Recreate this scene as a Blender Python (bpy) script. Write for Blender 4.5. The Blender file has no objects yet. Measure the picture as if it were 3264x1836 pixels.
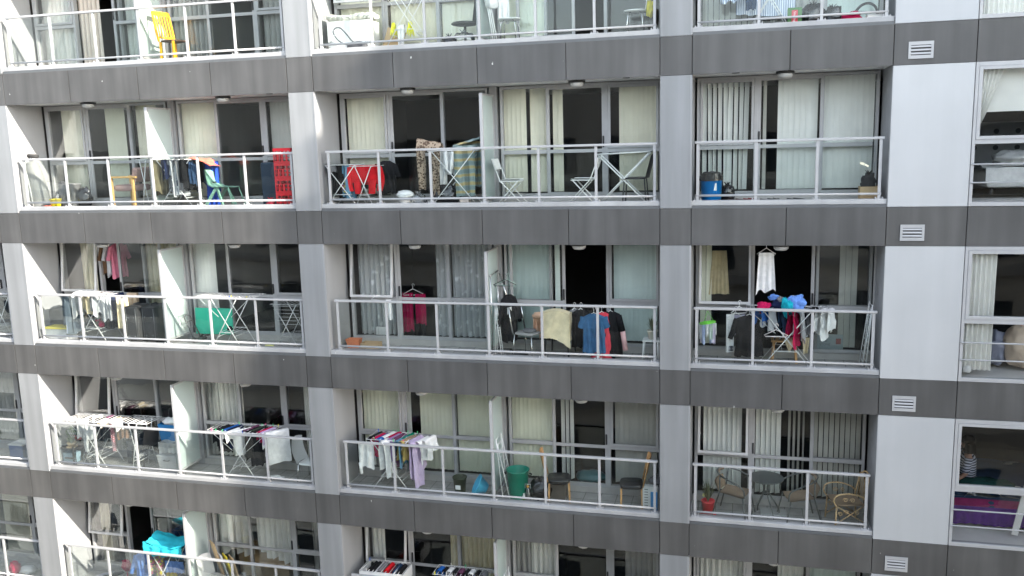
import bpy, bmesh, math, random
from mathutils import Vector, Matrix, noise
from math import radians, sin, cos, pi
# ------------------------------------------------------------------ camera, world, sun
scn = bpy.context.scene
COL = scn.collection
cam_d = bpy.data.cameras.new('camera'); cam = bpy.data.objects.new('camera', cam_d); COL.objects.link(cam)
cam_d.sensor_width = 36.0; cam_d.lens = 2794.14 / 3264 * 36; cam_d.clip_start = 0.1; cam_d.clip_end = 500
cam.matrix_world = Matrix(((0.96743691, -0.01560588, 0.25263072, 14.1833),
                           (0.25164866, 0.16648387, -0.95339188, -14.6697),
                           (-0.02718042, 0.98592068, 0.16498984, -1.5842),
                           (0, 0, 0, 1)))
scn.camera = cam
SUN = Vector((1.0, -0.30, 0.457)).normalized()      # direction towards the sun
w = bpy.data.worlds.new('World'); scn.world = w; w.use_nodes = True
nt = w.node_tree; bg = nt.nodes['Background']
sky = nt.nodes.new('ShaderNodeTexSky'); sky.sky_type = 'NISHITA'; sky.sun_disc = False
sky.sun_elevation = math.asin(SUN.z); sky.sun_rotation = math.atan2(SUN.x, SUN.y)
sky.air_density = 1.0; sky.dust_density = 0.7; sky.ozone_density = 1.0
hs = nt.nodes.new('ShaderNodeHueSaturation'); hs.inputs['Saturation'].default_value = .45; nt.links.new(sky.outputs[0], hs.inputs['Color'])
nt.links.new(hs.outputs[0], bg.inputs[0]); bg.inputs[1].default_value = 0.15
sd = bpy.data.lights.new('sun', 'SUN'); sd.energy = 2.5; sd.angle = radians(0.55); sd.color = (1, .92, .81)
so = bpy.data.objects.new('sun', sd); COL.objects.link(so); so.rotation_euler = SUN.to_track_quat('Z', 'Y').to_euler()
scn.view_settings.view_transform = 'Standard'; scn.view_settings.look = 'None'
scn.view_settings.gamma = 1; scn.view_settings.exposure = 2.68
scn.render.engine = 'CYCLES'
scn.cycles.max_bounces = 8; scn.cycles.transparent_max_bounces = 24

# ------------------------------------------------------------------ materials
MATS = {}
def nodes(name):
    m = bpy.data.materials.new(name); m.use_nodes = True
    t = m.node_tree; return m, t, t.nodes['Principled BSDF']
def N(t, typ, **kw):
    n = t.nodes.new(typ)
    for k, v in kw.items():
        if k[0] == '_': n.inputs[k[1:].replace('_', ' ')].default_value = v
        else: setattr(n, k, v)
    return n
def ramp(t, fac, stops):
    r = t.nodes.new('ShaderNodeValToRGB'); e = r.color_ramp.elements
    while len(e) < len(stops): e.new(.5)
    for i, (p, c) in enumerate(stops):
        e[i].position = p; e[i].color = (*c, 1) if len(c) == 3 else c
    t.links.new(fac, r.inputs[0]); return r
def M(name, col, rough=.6, metal=0., var=.08, scale=6., bump=0., spec=.5, bscale=60., trans=0.):
    """plain procedural material: base colour with soft noise variation and a little bump"""
    key = (name, tuple(col))
    if key in MATS: return MATS[key]
    m, t, b = nodes(name)
    tc = N(t, 'ShaderNodeTexCoord'); nz = N(t, 'ShaderNodeTexNoise', _Scale=scale, _Detail=5.)
    t.links.new(tc.outputs['Object'], nz.inputs['Vector'])
    lo = tuple(max(0, c * (1 - var)) for c in col); hi = tuple(min(1, c * (1 + var)) for c in col)
    r = ramp(t, nz.outputs[0], [(.3, lo), (.7, hi)]); t.links.new(r.outputs[0], b.inputs['Base Color'])
    b.inputs['Roughness'].default_value = rough; b.inputs['Metallic'].default_value = metal
    b.inputs['Specular IOR Level'].default_value = spec
    if bump:
        n2 = N(t, 'ShaderNodeTexNoise', _Scale=bscale, _Detail=3.); t.links.new(tc.outputs['Object'], n2.inputs['Vector'])
        bp = N(t, 'ShaderNodeBump', _Strength=bump, _Distance=.01); t.links.new(n2.outputs[0], bp.inputs['Height'])
        t.links.new(bp.outputs[0], b.inputs['Normal'])
    if trans:       # thin cloth lets some light through
        tr = N(t, 'ShaderNodeBsdfTranslucent'); t.links.new(r.outputs[0], tr.inputs[0])
        mx = N(t, 'ShaderNodeMixShader', _Fac=trans); out = t.nodes['Material Output']
        t.links.new(b.outputs[0], mx.inputs[1]); t.links.new(tr.outputs[0], mx.inputs[2]); t.links.new(mx.outputs[0], out.inputs[0])
    MATS[key] = m; return m
def cloth(name, col, **k): return M(name + '_cloth', col, rough=.9, bump=.5, bscale=25, spec=.15, var=k.pop('var', .12), scale=9, trans=k.pop('trans', .12))
def panel_mat(name, col, rough, streak, spots=0., spec=.5, mottle=.05):
    """facade cladding: rain streaks running down, faint mottling, a few pale droppings"""
    m, t, b = nodes(name)
    g = N(t, 'ShaderNodeNewGeometry'); mp = N(t, 'ShaderNodeMapping'); mp.inputs['Scale'].default_value = (4.2, 4.2, .3)
    t.links.new(g.outputs['Position'], mp.inputs[0])
    n1 = N(t, 'ShaderNodeTexNoise', _Scale=1., _Detail=4.); t.links.new(mp.outputs[0], n1.inputs['Vector'])
    n2 = N(t, 'ShaderNodeTexNoise', _Scale=1.3, _Detail=6.); t.links.new(g.outputs['Position'], n2.inputs['Vector'])
    n3 = N(t, 'ShaderNodeTexNoise', _Scale=160., _Detail=2.); t.links.new(g.outputs['Position'], n3.inputs['Vector'])
    a = ramp(t, n1.outputs[0], [(.35, tuple(c * (1 - streak) for c in col)), (.68, tuple(c * (1 + streak) for c in col))])
    c2 = ramp(t, n2.outputs[0], [(.3, (1 - mottle,) * 3), (.7, (1 + mottle * .4,) * 3)])
    c3 = ramp(t, n3.outputs[0], [(.3, (.93,) * 3), (.7, (1.0,) * 3)])
    oi = N(t, 'ShaderNodeObjectInfo')
    c4 = ramp(t, oi.outputs['Random'], [(0, (.87, .88, .89)), (1, (1., 1., .99))])
    x = N(t, 'ShaderNodeMix', data_type='RGBA', blend_type='MULTIPLY'); x.inputs[0].default_value = 1
    y = N(t, 'ShaderNodeMix', data_type='RGBA', blend_type='MULTIPLY'); y.inputs[0].default_value = 1
    z = N(t, 'ShaderNodeMix', data_type='RGBA', blend_type='MULTIPLY'); z.inputs[0].default_value = 1
    t.links.new(a.outputs[0], x.inputs[6]); t.links.new(c2.outputs[0], x.inputs[7])
    t.links.new(x.outputs[2], y.inputs[6]); t.links.new(c3.outputs[0], y.inputs[7])
    t.links.new(y.outputs[2], z.inputs[6]); t.links.new(c4.outputs[0], z.inputs[7])
    last = z.outputs[2]
    if spots:
        v = N(t, 'ShaderNodeTexVoronoi', _Scale=3.4, _Randomness=1.); mp2 = N(t, 'ShaderNodeMapping'); mp2.inputs['Scale'].default_value = (1, 1, .45)
        t.links.new(g.outputs['Position'], mp2.inputs[0])
        nd = N(t, 'ShaderNodeTexNoise', _Scale=30.); t.links.new(g.outputs['Position'], nd.inputs['Vector'])
        ad = N(t, 'ShaderNodeMix', data_type='VECTOR'); ad.inputs[0].default_value = .03
        t.links.new(mp2.outputs[0], ad.inputs[4]); t.links.new(nd.outputs[1], ad.inputs[5]); t.links.new(ad.outputs[1], v.inputs['Vector'])
        s = ramp(t, v.outputs['Distance'], [(.024, (spots,) * 3), (.042, (0, 0, 0))])
        q = N(t, 'ShaderNodeMix', data_type='RGBA'); t.links.new(s.outputs[0], q.inputs[0]); t.links.new(last, q.inputs[6]); q.inputs[7].default_value = (.6, .6, .57, 1); last = q.outputs[2]
    t.links.new(last, b.inputs['Base Color'])
    rr = ramp(t, n2.outputs[0], [(.3, (rough,) * 3), (.7, (min(1, rough + .12),) * 3)]); t.links.new(rr.outputs[0], b.inputs['Roughness'])
    b.inputs['Specular IOR Level'].default_value = spec
    bp = N(t, 'ShaderNodeBump', _Strength=.12, _Distance=.004); t.links.new(n3.outputs[0], bp.inputs['Height']); t.links.new(bp.outputs[0], b.inputs['Normal'])
    MATS[name] = m; return m
def glass_mat(name, tint, base=.035, rough=0., edge=1.):
    m, t, b = nodes(name); t.nodes.remove(b); out = t.nodes['Material Output']
    tr = N(t, 'ShaderNodeBsdfTransparent'); tr.inputs[0].default_value = (*tint, 1)
    gl = N(t, 'ShaderNodeBsdfGlossy'); gl.inputs['Roughness'].default_value = rough
    fr = N(t, 'ShaderNodeFresnel'); fr.inputs[0].default_value = 1.5
    g = N(t, 'ShaderNodeNewGeometry'); nz = N(t, 'ShaderNodeTexNoise', _Scale=.9, _Detail=2.); t.links.new(g.outputs['Position'], nz.inputs['Vector'])
    bp = N(t, 'ShaderNodeBump', _Strength=.25, _Distance=.02); t.links.new(nz.outputs[0], bp.inputs['Height'])
    t.links.new(bp.outputs[0], gl.inputs['Normal'])
    mt = N(t, 'ShaderNodeMath', operation='MULTIPLY'); mt.inputs[1].default_value = edge; t.links.new(fr.outputs[0], mt.inputs[0])
    ma = N(t, 'ShaderNodeMath', operation='ADD', use_clamp=True); ma.inputs[1].default_value = base; t.links.new(mt.outputs[0], ma.inputs[0])
    mx = N(t, 'ShaderNodeMixShader'); t.links.new(ma.outputs[0], mx.inputs[0]); t.links.new(tr.outputs[0], mx.inputs[1]); t.links.new(gl.outputs[0], mx.inputs[2])
    t.links.new(mx.outputs[0], out.inputs[0]); MATS[name] = m; return m
def frosted_mat():
    m, t, b = nodes('frosted_glass'); out = t.nodes['Material Output']
    b.inputs['Base Color'].default_value = (.56, .61, .60, 1); b.inputs['Roughness'].default_value = .45
    tl = N(t, 'ShaderNodeBsdfTranslucent'); tl.inputs[0].default_value = (.6, .78, .73, 1)
    tr = N(t, 'ShaderNodeBsdfTransparent'); tr.inputs[0].default_value = (.7, .85, .8, 1)
    m1 = N(t, 'ShaderNodeMixShader', _Fac=.3); m2 = N(t, 'ShaderNodeMixShader', _Fac=.12)
    t.links.new(b.outputs[0], m1.inputs[1]); t.links.new(tl.outputs[0], m1.inputs[2])
    t.links.new(m1.outputs[0], m2.inputs[1]); t.links.new(tr.outputs[0], m2.inputs[2]); t.links.new(m2.outputs[0], out.inputs[0]); return m
def floor_mat():
    m, t, b = nodes('balcony_tile')
    g = N(t, 'ShaderNodeNewGeometry'); br = N(t, 'ShaderNodeTexBrick', _Scale=1.)
    br.offset = 0; br.inputs['Mortar Size'].default_value = .006; br.inputs['Brick Width'].default_value = .3; br.inputs['Row Height'].default_value = .3
    br.inputs['Color1'].default_value = (.38, .37, .35, 1); br.inputs['Color2'].default_value = (.34, .335, .32, 1); br.inputs['Mortar'].default_value = (.14, .135, .13, 1)
    t.links.new(g.outputs['Position'], br.inputs['Vector'])
    nz = N(t, 'ShaderNodeTexNoise', _Scale=4., _Detail=6.); t.links.new(g.outputs['Position'], nz.inputs['Vector'])
    r = ramp(t, nz.outputs[0], [(.3, (.72,) * 3), (.7, (1.05,) * 3)])
    x = N(t, 'ShaderNodeMix', data_type='RGBA', blend_type='MULTIPLY'); x.inputs[0].default_value = 1
    t.links.new(br.outputs[0], x.inputs[6]); t.links.new(r.outputs[0], x.inputs[7]); t.links.new(x.outputs[2], b.inputs['Base Color'])
    b.inputs['Roughness'].default_value = .75; return m

DARK = panel_mat('charcoal_cladding', (.080, .0785, .077), .55, .18, spots=.8, mottle=.2)
PIER = panel_mat('silver_cladding', (.232, .239, .245), .5, .11, mottle=.06)
WHITE_PANEL = panel_mat('white_cladding', (.42, .43, .44), .42, .03, mottle=.04)
JAMB = panel_mat('painted_reveal', (.29, .293, .297), .6, .04, mottle=.08)
SOFFIT = M('soffit_paint', (.72, .71, .70), .8, var=.08, scale=2)
LEDGE = panel_mat('ledge_paint', (.39, .392, .395), .6, .06, spots=.5, mottle=.22)
ALU = M('window_aluminium', (.33, .33, .33), .42, metal=.0, var=.06, spec=.6)
RAIL = M('rail_paint', (.35, .353, .357), .38, var=.05, scale=5)
RAIL_S = M('rail_steel', (.5, .5, .5), .35, metal=.6)
GLASS = glass_mat('window_glass', (.965, .975, .972), .0, edge=.62)
RGLASS = glass_mat('railing_glass', (.955, .978, .972), .0, edge=.42)
FROST = frosted_mat()
TILE = floor_mat()
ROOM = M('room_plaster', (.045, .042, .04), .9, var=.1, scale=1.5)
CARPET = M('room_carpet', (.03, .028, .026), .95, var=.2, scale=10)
BLACK = M('black_rubber', (.012, .012, .013), .5)
JOINT = M('joint_dark', (.03, .03, .03), .9)  # dark backing seen through the gaps between panels
CONC = M('far_concrete', (.55, .52, .46), .8, var=.15, scale=.4)
CONC2 = M('far_panel', (.34, .33, .31), .7, var=.2, scale=.3)

# ------------------------------------------------------------------ mesh builder
def smooth(pts, k=5, closed=False):
    """Catmull-Rom curve through the points"""
    P = [Vector(p) for p in pts]; n = len(P); out = []
    for i in range(n if closed else n - 1):
        a, b, c, d = (P[(i - 1) % n], P[i], P[(i + 1) % n], P[(i + 2) % n]) if closed else (P[max(i - 1, 0)], P[i], P[i + 1], P[min(i + 2, n - 1)])
        for j in range(k):
            t = j / k; out.append(.5 * ((2 * b) + (c - a) * t + (2 * a - 5 * b + 4 * c - d) * t * t + (3 * b - a - 3 * c + d) * t ** 3))
    if not closed: out.append(P[-1])
    return out
class MB:
    def __init__(s): s.v = []; s.f = []; s.mi = []; s.sm = []; s.cur = 0
    def add(s, vs, fs, smooth=False):
        o = len(s.v); s.v += [tuple(v) for v in vs]
        for f in fs: s.f.append([i + o for i in f]); s.mi.append(s.cur); s.sm.append(smooth)
        return s
    def box(s, x0, x1, y0, y1, z0, z1, R=None, c=None):
        vs = [Vector((x, y, z)) for z in (z0, z1) for y in (y0, y1) for x in (x0, x1)]
        if R is not None:
            c = Vector(c) if c is not None else Vector(((x0 + x1) / 2, (y0 + y1) / 2, (z0 + z1) / 2))
            vs = [R @ (v - c) + c for v in vs]
        return s.add(vs, [(0, 2, 3, 1), (4, 5, 7, 6), (0, 1, 5, 4), (2, 6, 7, 3), (0, 4, 6, 2), (1, 3, 7, 5)])
    def bar(s, p, q, a, b=None, up=(0, 0, 1)):
        """rectangular bar from p to q with section a x b"""
        p = Vector(p); q = Vector(q); b = b or a; d = (q - p).normalized(); u = Vector(up)
        if abs(d.dot(u)) > .95: u = Vector((0, 1, 0))
        e = d.cross(u).normalized(); g = e.cross(d)
        vs = [o + e * (i * a / 2) + g * (j * b / 2) for o in (p, q) for i, j in ((-1, -1), (1, -1), (1, 1), (-1, 1))]
        return s.add(vs, [(3, 2, 1, 0), (4, 5, 6, 7), (0, 1, 5, 4), (1, 2, 6, 5), (2, 3, 7, 6), (3, 0, 4, 7)])
    def tube(s, pts, r, n=8, closed=False, r2=None):
        pts = [Vector(p) for p in pts]; L = len(pts); vs = []; fs = []
        for i, p in enumerate(pts):
            a = pts[(i - 1) % L] if (i or closed) else p; c = pts[(i + 1) % L] if (i < L - 1 or closed) else p
            d = (c - a).normalized(); u = Vector((0, 0, 1)) if abs(d.z) < .9 else Vector((0, 1, 0))
            e = d.cross(u).normalized(); g = e.cross(d)
            rr = r if r2 is None else r + (r2 - r) * i / max(1, L - 1)
            vs += [p + (e * cos(2 * pi * k / n) + g * sin(2 * pi * k / n)) * rr for k in range(n)]
        for i in range(L if closed else L - 1):
            j = (i + 1) % L
            for k in range(n):
                l = (k + 1) % n; fs.append((i * n + k, i * n + l, j * n + l, j * n + k))
        if not closed: fs += [tuple(range(n))[::-1], tuple(range((L - 1) * n, L * n))]
        return s.add(vs, fs, True)
    def lathe(s, prof, c=(0, 0, 0), n=24, R=None, sq=1., fn=None):
        """prof = [(radius, height)...] turned about a vertical axis"""
        c = Vector(c); vs = []; fs = []
        for i, (r, z) in enumerate(prof):
            for k in range(n):
                a = 2 * pi * k / n; rr = r * (fn(a, z) if fn else 1); v = Vector((rr * cos(a), rr * sin(a) * sq, z))
                vs.append((R @ v if R is not None else v) + c)
        for i in range(len(prof) - 1):
            for k in range(n):
                l = (k + 1) % n; fs.append((i * n + k, i * n + l, (i + 1) * n + l, (i + 1) * n + k))
        if prof[0][0] > 1e-4: fs.append(tuple(range(n))[::-1])
        if prof[-1][0] > 1e-4: fs.append(tuple(range((len(prof) - 1) * n, len(prof) * n)))
        return s.add(vs, fs, True)
    def grid(s, fn, nu, nv, smooth=True, wrap=False):
        vs = [fn(i / nu, j / nv) for j in range(nv + 1) for i in range(nu + (0 if wrap else 1))]
        W = nu if wrap else nu + 1; fs = []
        for j in range(nv):
            for i in range(nu):
                k = (i + 1) % W; fs.append((j * W + i, j * W + k, (j + 1) * W + k, (j + 1) * W + i))
        return s.add(vs, fs, smooth)
    def lump(s, c, r, seed=0, amp=.18, fz=3., n=22, floor=None, sharp=False, ridge=0.):
        """crumpled bag or heap: a noisy ellipsoid that can lie flat on a floor"""
        c = Vector(c); off = Vector((seed * 7.3, seed * 3.1, seed * 5.7))
        def f(u, v):
            a = 2 * pi * u; b = pi * (v - .5); d = Vector((cos(a) * cos(b), sin(a) * cos(b), sin(b)))
            k = 1 + amp * noise.noise(d * fz + off) * 1.6 + (amp * .5 * noise.noise(d * fz * 3.3 + off))
            if sharp: k -= amp * .6 * abs(noise.noise(d * fz * 2 + off * 2))
            if ridge: k += ridge * (.35 - abs(noise.noise(d * fz * 1.6 + off * 1.3))) - ridge * .5 * abs(noise.noise(d * fz * 4 + off))
            p = Vector((d.x * r[0], d.y * r[1], d.z * r[2])) * k + c
            if floor is not None and p.z < floor: p.z = floor + .001
            return p
        return s.grid(f, n, n // 2 + 2, smooth=not sharp, wrap=True)
    def build(s, name, mat, parent=None, bevel=0., sub=0):
        me = bpy.data.meshes.new(name); me.from_pydata([tuple(v) for v in s.v], [], s.f)
        mats = mat if isinstance(mat, (list, tuple)) else [mat]
        for m in mats: me.materials.append(m)
        me.polygons.foreach_set('material_index', s.mi); me.polygons.foreach_set('use_smooth', s.sm); me.update()
        o = bpy.data.objects.new(name, me); COL.objects.link(o)
        if parent: o.parent = parent
        if bevel:
            b = o.modifiers.new('bevel', 'BEVEL'); b.width = bevel; b.segments = 2; b.limit_method = 'ANGLE'; b.harden_normals = False
        if sub: q = o.modifiers.new('sub', 'SUBSURF'); q.levels = q.render_levels = sub
        return o
def tag(o, label, cat, group=None, kind=None):
    if label: o['label'] = label
    if cat: o['category'] = cat
    if group: o['group'] = group
    if kind: o['kind'] = kind
    return o
def thing(name, label, cat, loc=(0, 0, 0), rz=0., group=None):
    o = bpy.data.objects.new(name, None); o.empty_display_size = .1; COL.objects.link(o)
    o.location = loc; o.rotation_euler = (0, 0, rz); return tag(o, label, cat, group)
def struct(o): o['kind'] = 'structure'; return o
def Rz(a): return Matrix.Rotation(a, 3, 'Z')
def Ry(a): return Matrix.Rotation(a, 3, 'Y')
def Rx(a): return Matrix.Rotation(a, 3, 'X')
def sub_copy(o, parent, loc):
    c = o.copy(); COL.objects.link(c); c.parent = parent; c.location = loc
    for ch in o.children:
        d = ch.copy(); COL.objects.link(d); d.parent = c
    return c

# ------------------------------------------------------------------ setting: ground, street, office block opposite, unseen shade tower
PITCH = 2.75
def FL(row): return -(row - 1) * PITCH + .053      # tiled floor level of a balcony
def F(row): return -(row - 1) * PITCH + .10          # balcony floor level of a row
gm = M('ground_asphalt', (.12, .115, .11), .9, var=.2, scale=.5)
struct(MB().add([(-300, -300, -31), (300, -300, -31), (300, 300, -31), (-300, 300, -31)], [(0, 1, 2, 3)]).build('ground', gm))
struct(MB().box(-120, 120, -4, -.6, -30.99, -30.87).build('pavement', CONC))

def far_block(name, label, x0, x1, y0, y1, z0, z1, storey=3.0, wall=CONC, roof=None):
    root = thing(name, label, 'building', ((x0 + x1) / 2, (y0 + y1) / 2, z0))
    ox, oy, oz = root.location
    b = MB().box(x0 - ox, x1 - ox, y0 - oy, y1 - oy, 0, z1 - z0); b.build('wall', wall, root)
    n = int((z1 - z0) // storey); wb = MB(); sb = MB()
    for k in range(n):
        zb = k * storey + 1.0
        sb.box(x0 - ox - .05, x1 - ox + .05, y0 - oy - .05, y1 - oy + .25, zb - .5, zb - .2)
        x = x0 - ox + 1.0
        while x + 2.2 < x1 - ox:
            wb.box(x, x + 2.0, y1 - oy - .02, y1 - oy + .04, zb + .1, zb + 1.5); x += 3.1
    sb.build('floor_band', CONC2, root); wb.build('window_band', M('far_glass', (.03, .04, .05), .15, spec=.8), root)
    if roof:
        MB().box(roof[0] - ox, roof[1] - ox, roof[2] - oy, roof[3] - oy, z1 - z0, roof[4] - z0).build('reflection_blocker', CONC2, root)  # unseen roof mass added to darken reflections in the top row glass
    return root
far_block('office_block', 'concrete office block with window bands standing across the street behind the camera', -110, 33, -34, -18.2, -31, 1.2, roof=(-36, -2, -31, -20.5, 8.0))

def shade_tower():
    root = thing('shade_tower', 'unseen stepped building right of the street, shaped to shade the facade', 'building', (60, -14, -31))
    prof = [(14.0, 32.0), (12.5, 4.0), (10.4, 2.2), (8.6, .9), (7.4, -.2), (6.4, -1.5), (5.7, -2.8), (5.25, -4.2), (4.9, -5.6), (4.6, -7.), (4.4, -8.4), (4.2, -10.), (4.0, -45.)]  # steps fitted to the facade's shadow edge, top raised to block sky glow
    T = 7.0 / -SUN.y; zp = None
    for k, (x, z) in enumerate(prof):
        zt_ = z + SUN.z * T; zb = prof[k + 1][1] + SUN.z * T if k + 1 < len(prof) else -31
        if k == 0: zt_ += 0
        MB().box(x + SUN.x * T - 60, 40, 7.0, 54, zb + 31, zt_ + 31).build('storey', CONC2 if k % 2 else CONC, root)
shade_tower()
# ------------------------------------------------------------------ the apartment building
BLD = thing('apartment_building', 'grey and white apartment block with open glazed balconies on every floor', 'building', (0, 0, -31))
def part(mb, name, mat, parent=None, bevel=0., at=None):
    o = mb.build(name, mat, parent or BLD, bevel=bevel)
    if parent is None: o.location = (0, 0, 31)
    return o
X = dict(A=0.0, A1=6.21, B=6.72, C=12.865, D=13.375, E=16.36, G=17.505)
BAYS = {0: (-6.72, -0.51), 1: (0.0, 6.21), 2: (6.72, 12.865), 3: (13.375, 16.36)}
PIERS = [(-7.23, -6.72), (-.51, 0.0), (6.21, 6.72), (12.865, 13.375)]
ROWS = range(0, 6)
bandx = {0: [-6.72, -5.18, -3.64, -2.08, -.51], 1: [0, 1.54, 3.087, 4.649, 6.21], 2: [6.72, 8.26, 9.79, 11.324, 12.865], 3: [13.375, 14.867, 16.36]}
zt = lambda r: -(r - 1) * PITCH                # top edge of the dark band under row r
for r in ROWS:
    z = zt(r)
    # concrete slab with tiled top, backing behind the panel joints, soffit
    part(MB().box(-7.23, 22, .05, 6.0, z - .595, z + .048), 'floor_slab', [SOFFIT])
    part(MB().box(-7.23, 22, .034, .05, z - .60, z - .004), 'joint_backing', JOINT)
    if r in (0, 5):
        part(MB().box(-7.2, 20.5, 0, .032, z - .609, z - .002), 'spandrel_panel', DARK, bevel=.002)
    for b, xs in bandx.items():
        if r in (0, 5): break
        if b == 0: xs = xs[-2:]
        for a, c in zip(xs[:-1], xs[1:]):
            part(MB().box(a + .006, c - .006, 0, .032, z - .609, z - .002), 'spandrel_panel', DARK, bevel=.002)
    for a, c in PIERS[1:] + [(16.36, 17.505), (17.505, 19.03), (19.03, 20.56)]:
        if r not in (0, 5): part(MB().box(a + .006, c - .006, 0, .032, z - .609, z - .002), 'spandrel_panel', DARK, bevel=.002)
    # piers between bays (and inner party walls)
    zc = z + PITCH - .61
    for a, c in PIERS:
        part(MB().box(a + .004, c - .004, 0, .032, z + .004, zc - .004), 'pier_panel', PIER, bevel=.002)
        part(MB().box(a + .002, c - .002, .034, .93, z + .049, zc + .014), 'pier_wall', JAMB)
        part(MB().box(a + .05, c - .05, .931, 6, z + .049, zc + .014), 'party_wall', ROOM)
        # slim trim at each reveal edge
        part(MB().box(c - .028, c + .004, -.004, .06, z + .01, zc - .006), 'corner_trim', JAMB, bevel=.002)
    for a in (3.09, 9.79, -3.62):
        part(MB().box(a - .07, a + .07, .92, 6, z + .049, zc + .014), 'party_wall', [JAMB])
    # right solid wall and window bay
    part(MB().box(16.366, 17.499, 0, .032, z + .004, zc - .004), 'white_wall_panel', WHITE_PANEL, bevel=.002)
    part(MB().box(16.362, 17.42, .034, 1.0, z + .049, zc + .014), 'pier_wall', M('reveal_dark', (.22, .225, .235), .7))
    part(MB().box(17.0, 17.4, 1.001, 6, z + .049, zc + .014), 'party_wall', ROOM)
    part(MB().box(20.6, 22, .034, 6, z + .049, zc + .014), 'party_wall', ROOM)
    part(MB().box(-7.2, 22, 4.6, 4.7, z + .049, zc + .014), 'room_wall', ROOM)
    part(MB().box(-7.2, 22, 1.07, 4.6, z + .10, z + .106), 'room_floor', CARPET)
    # balconies
    for b, (a, c) in BAYS.items():
        part(MB().box(a + .01, c - .01, .20, .93, z + .049, z + .053), 'balcony_floor', TILE)
        part(MB().box(a + .004, c - .004, .93, .995, z + .0535, z + .165), 'kerb', M('kerb_paint', (.36, .35, .33), .8))
        part(MB().box(a + .002, c - .002, .030, .2, z + .045, z + .122), 'ledge', LEDGE, bevel=.006)
        part(MB().box(a + .002, c - .002, .012, .05, z - .001, z + .042), 'shadow_strip', M('shadow_strip_tone', (.09, .095, .10), .5))  # dark strip stands in for the shadow between ledge and band
        # soffit light fittings
    if 1 <= r <= 5:
        for x in ((1.75, 4.74, 8.43, 11.46, 14.81) if r < 6 else ()):
            y0 = .22
            lt = part(MB().lathe([(.12, -.035), (.145, -.03), (.145, 0), (.11, .004)], (0, 0, 0), 8), 'ceiling_light', BLACK)
            lt.location = (x, y0, zc + .0 + 31 - .001 + .014 - .012)
            MB().lathe([(.03, -.11), (.09, -.10), (.118, -.07), (.12, -.036)], (0, 0, 0), 8).build('diffuser', M('frosted_plastic', (.36, .36, .35), .5), lt)
        for x in (5.75, 12.3, 14.05):
            part(MB().lathe([(.06, -.012), (.06, .0)], (x, .15, zc + .013), 12), 'soffit_drain', BLACK)

# air vents on the dark band right of the balconies
for r in range(1, 7):
    z = zt(r)
    v = MB(); x0, x1, z0, z1 = 16.565, 16.913, z - .525, z - .275
    for q in ((x0, x1, z0, z0 + .05), (x0, x1, z1 - .05, z1), (x0, x0 + .035, z0 + .05, z1 - .05), (x1 - .035, x1, z0 + .05, z1 - .05)):
        v.box(q[0], q[1], -.018, -.001, q[2], q[3])
    o = part(v, 'air_vent', RAIL)
    s_ = MB()
    for k in range(3):
        zz = z0 + .062 + k * .05
        s_.box(x0 + .036, x1 - .036, -.016, -.003, zz, zz + .028, R=Rx(radians(-28)))
    s_.build('louvre', RAIL, o)
    MB().box(x0 + .034, x1 - .034, -.0028, -.0006, z0 + .048, z1 - .048).build('vent_backing', BLACK, o)

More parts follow.
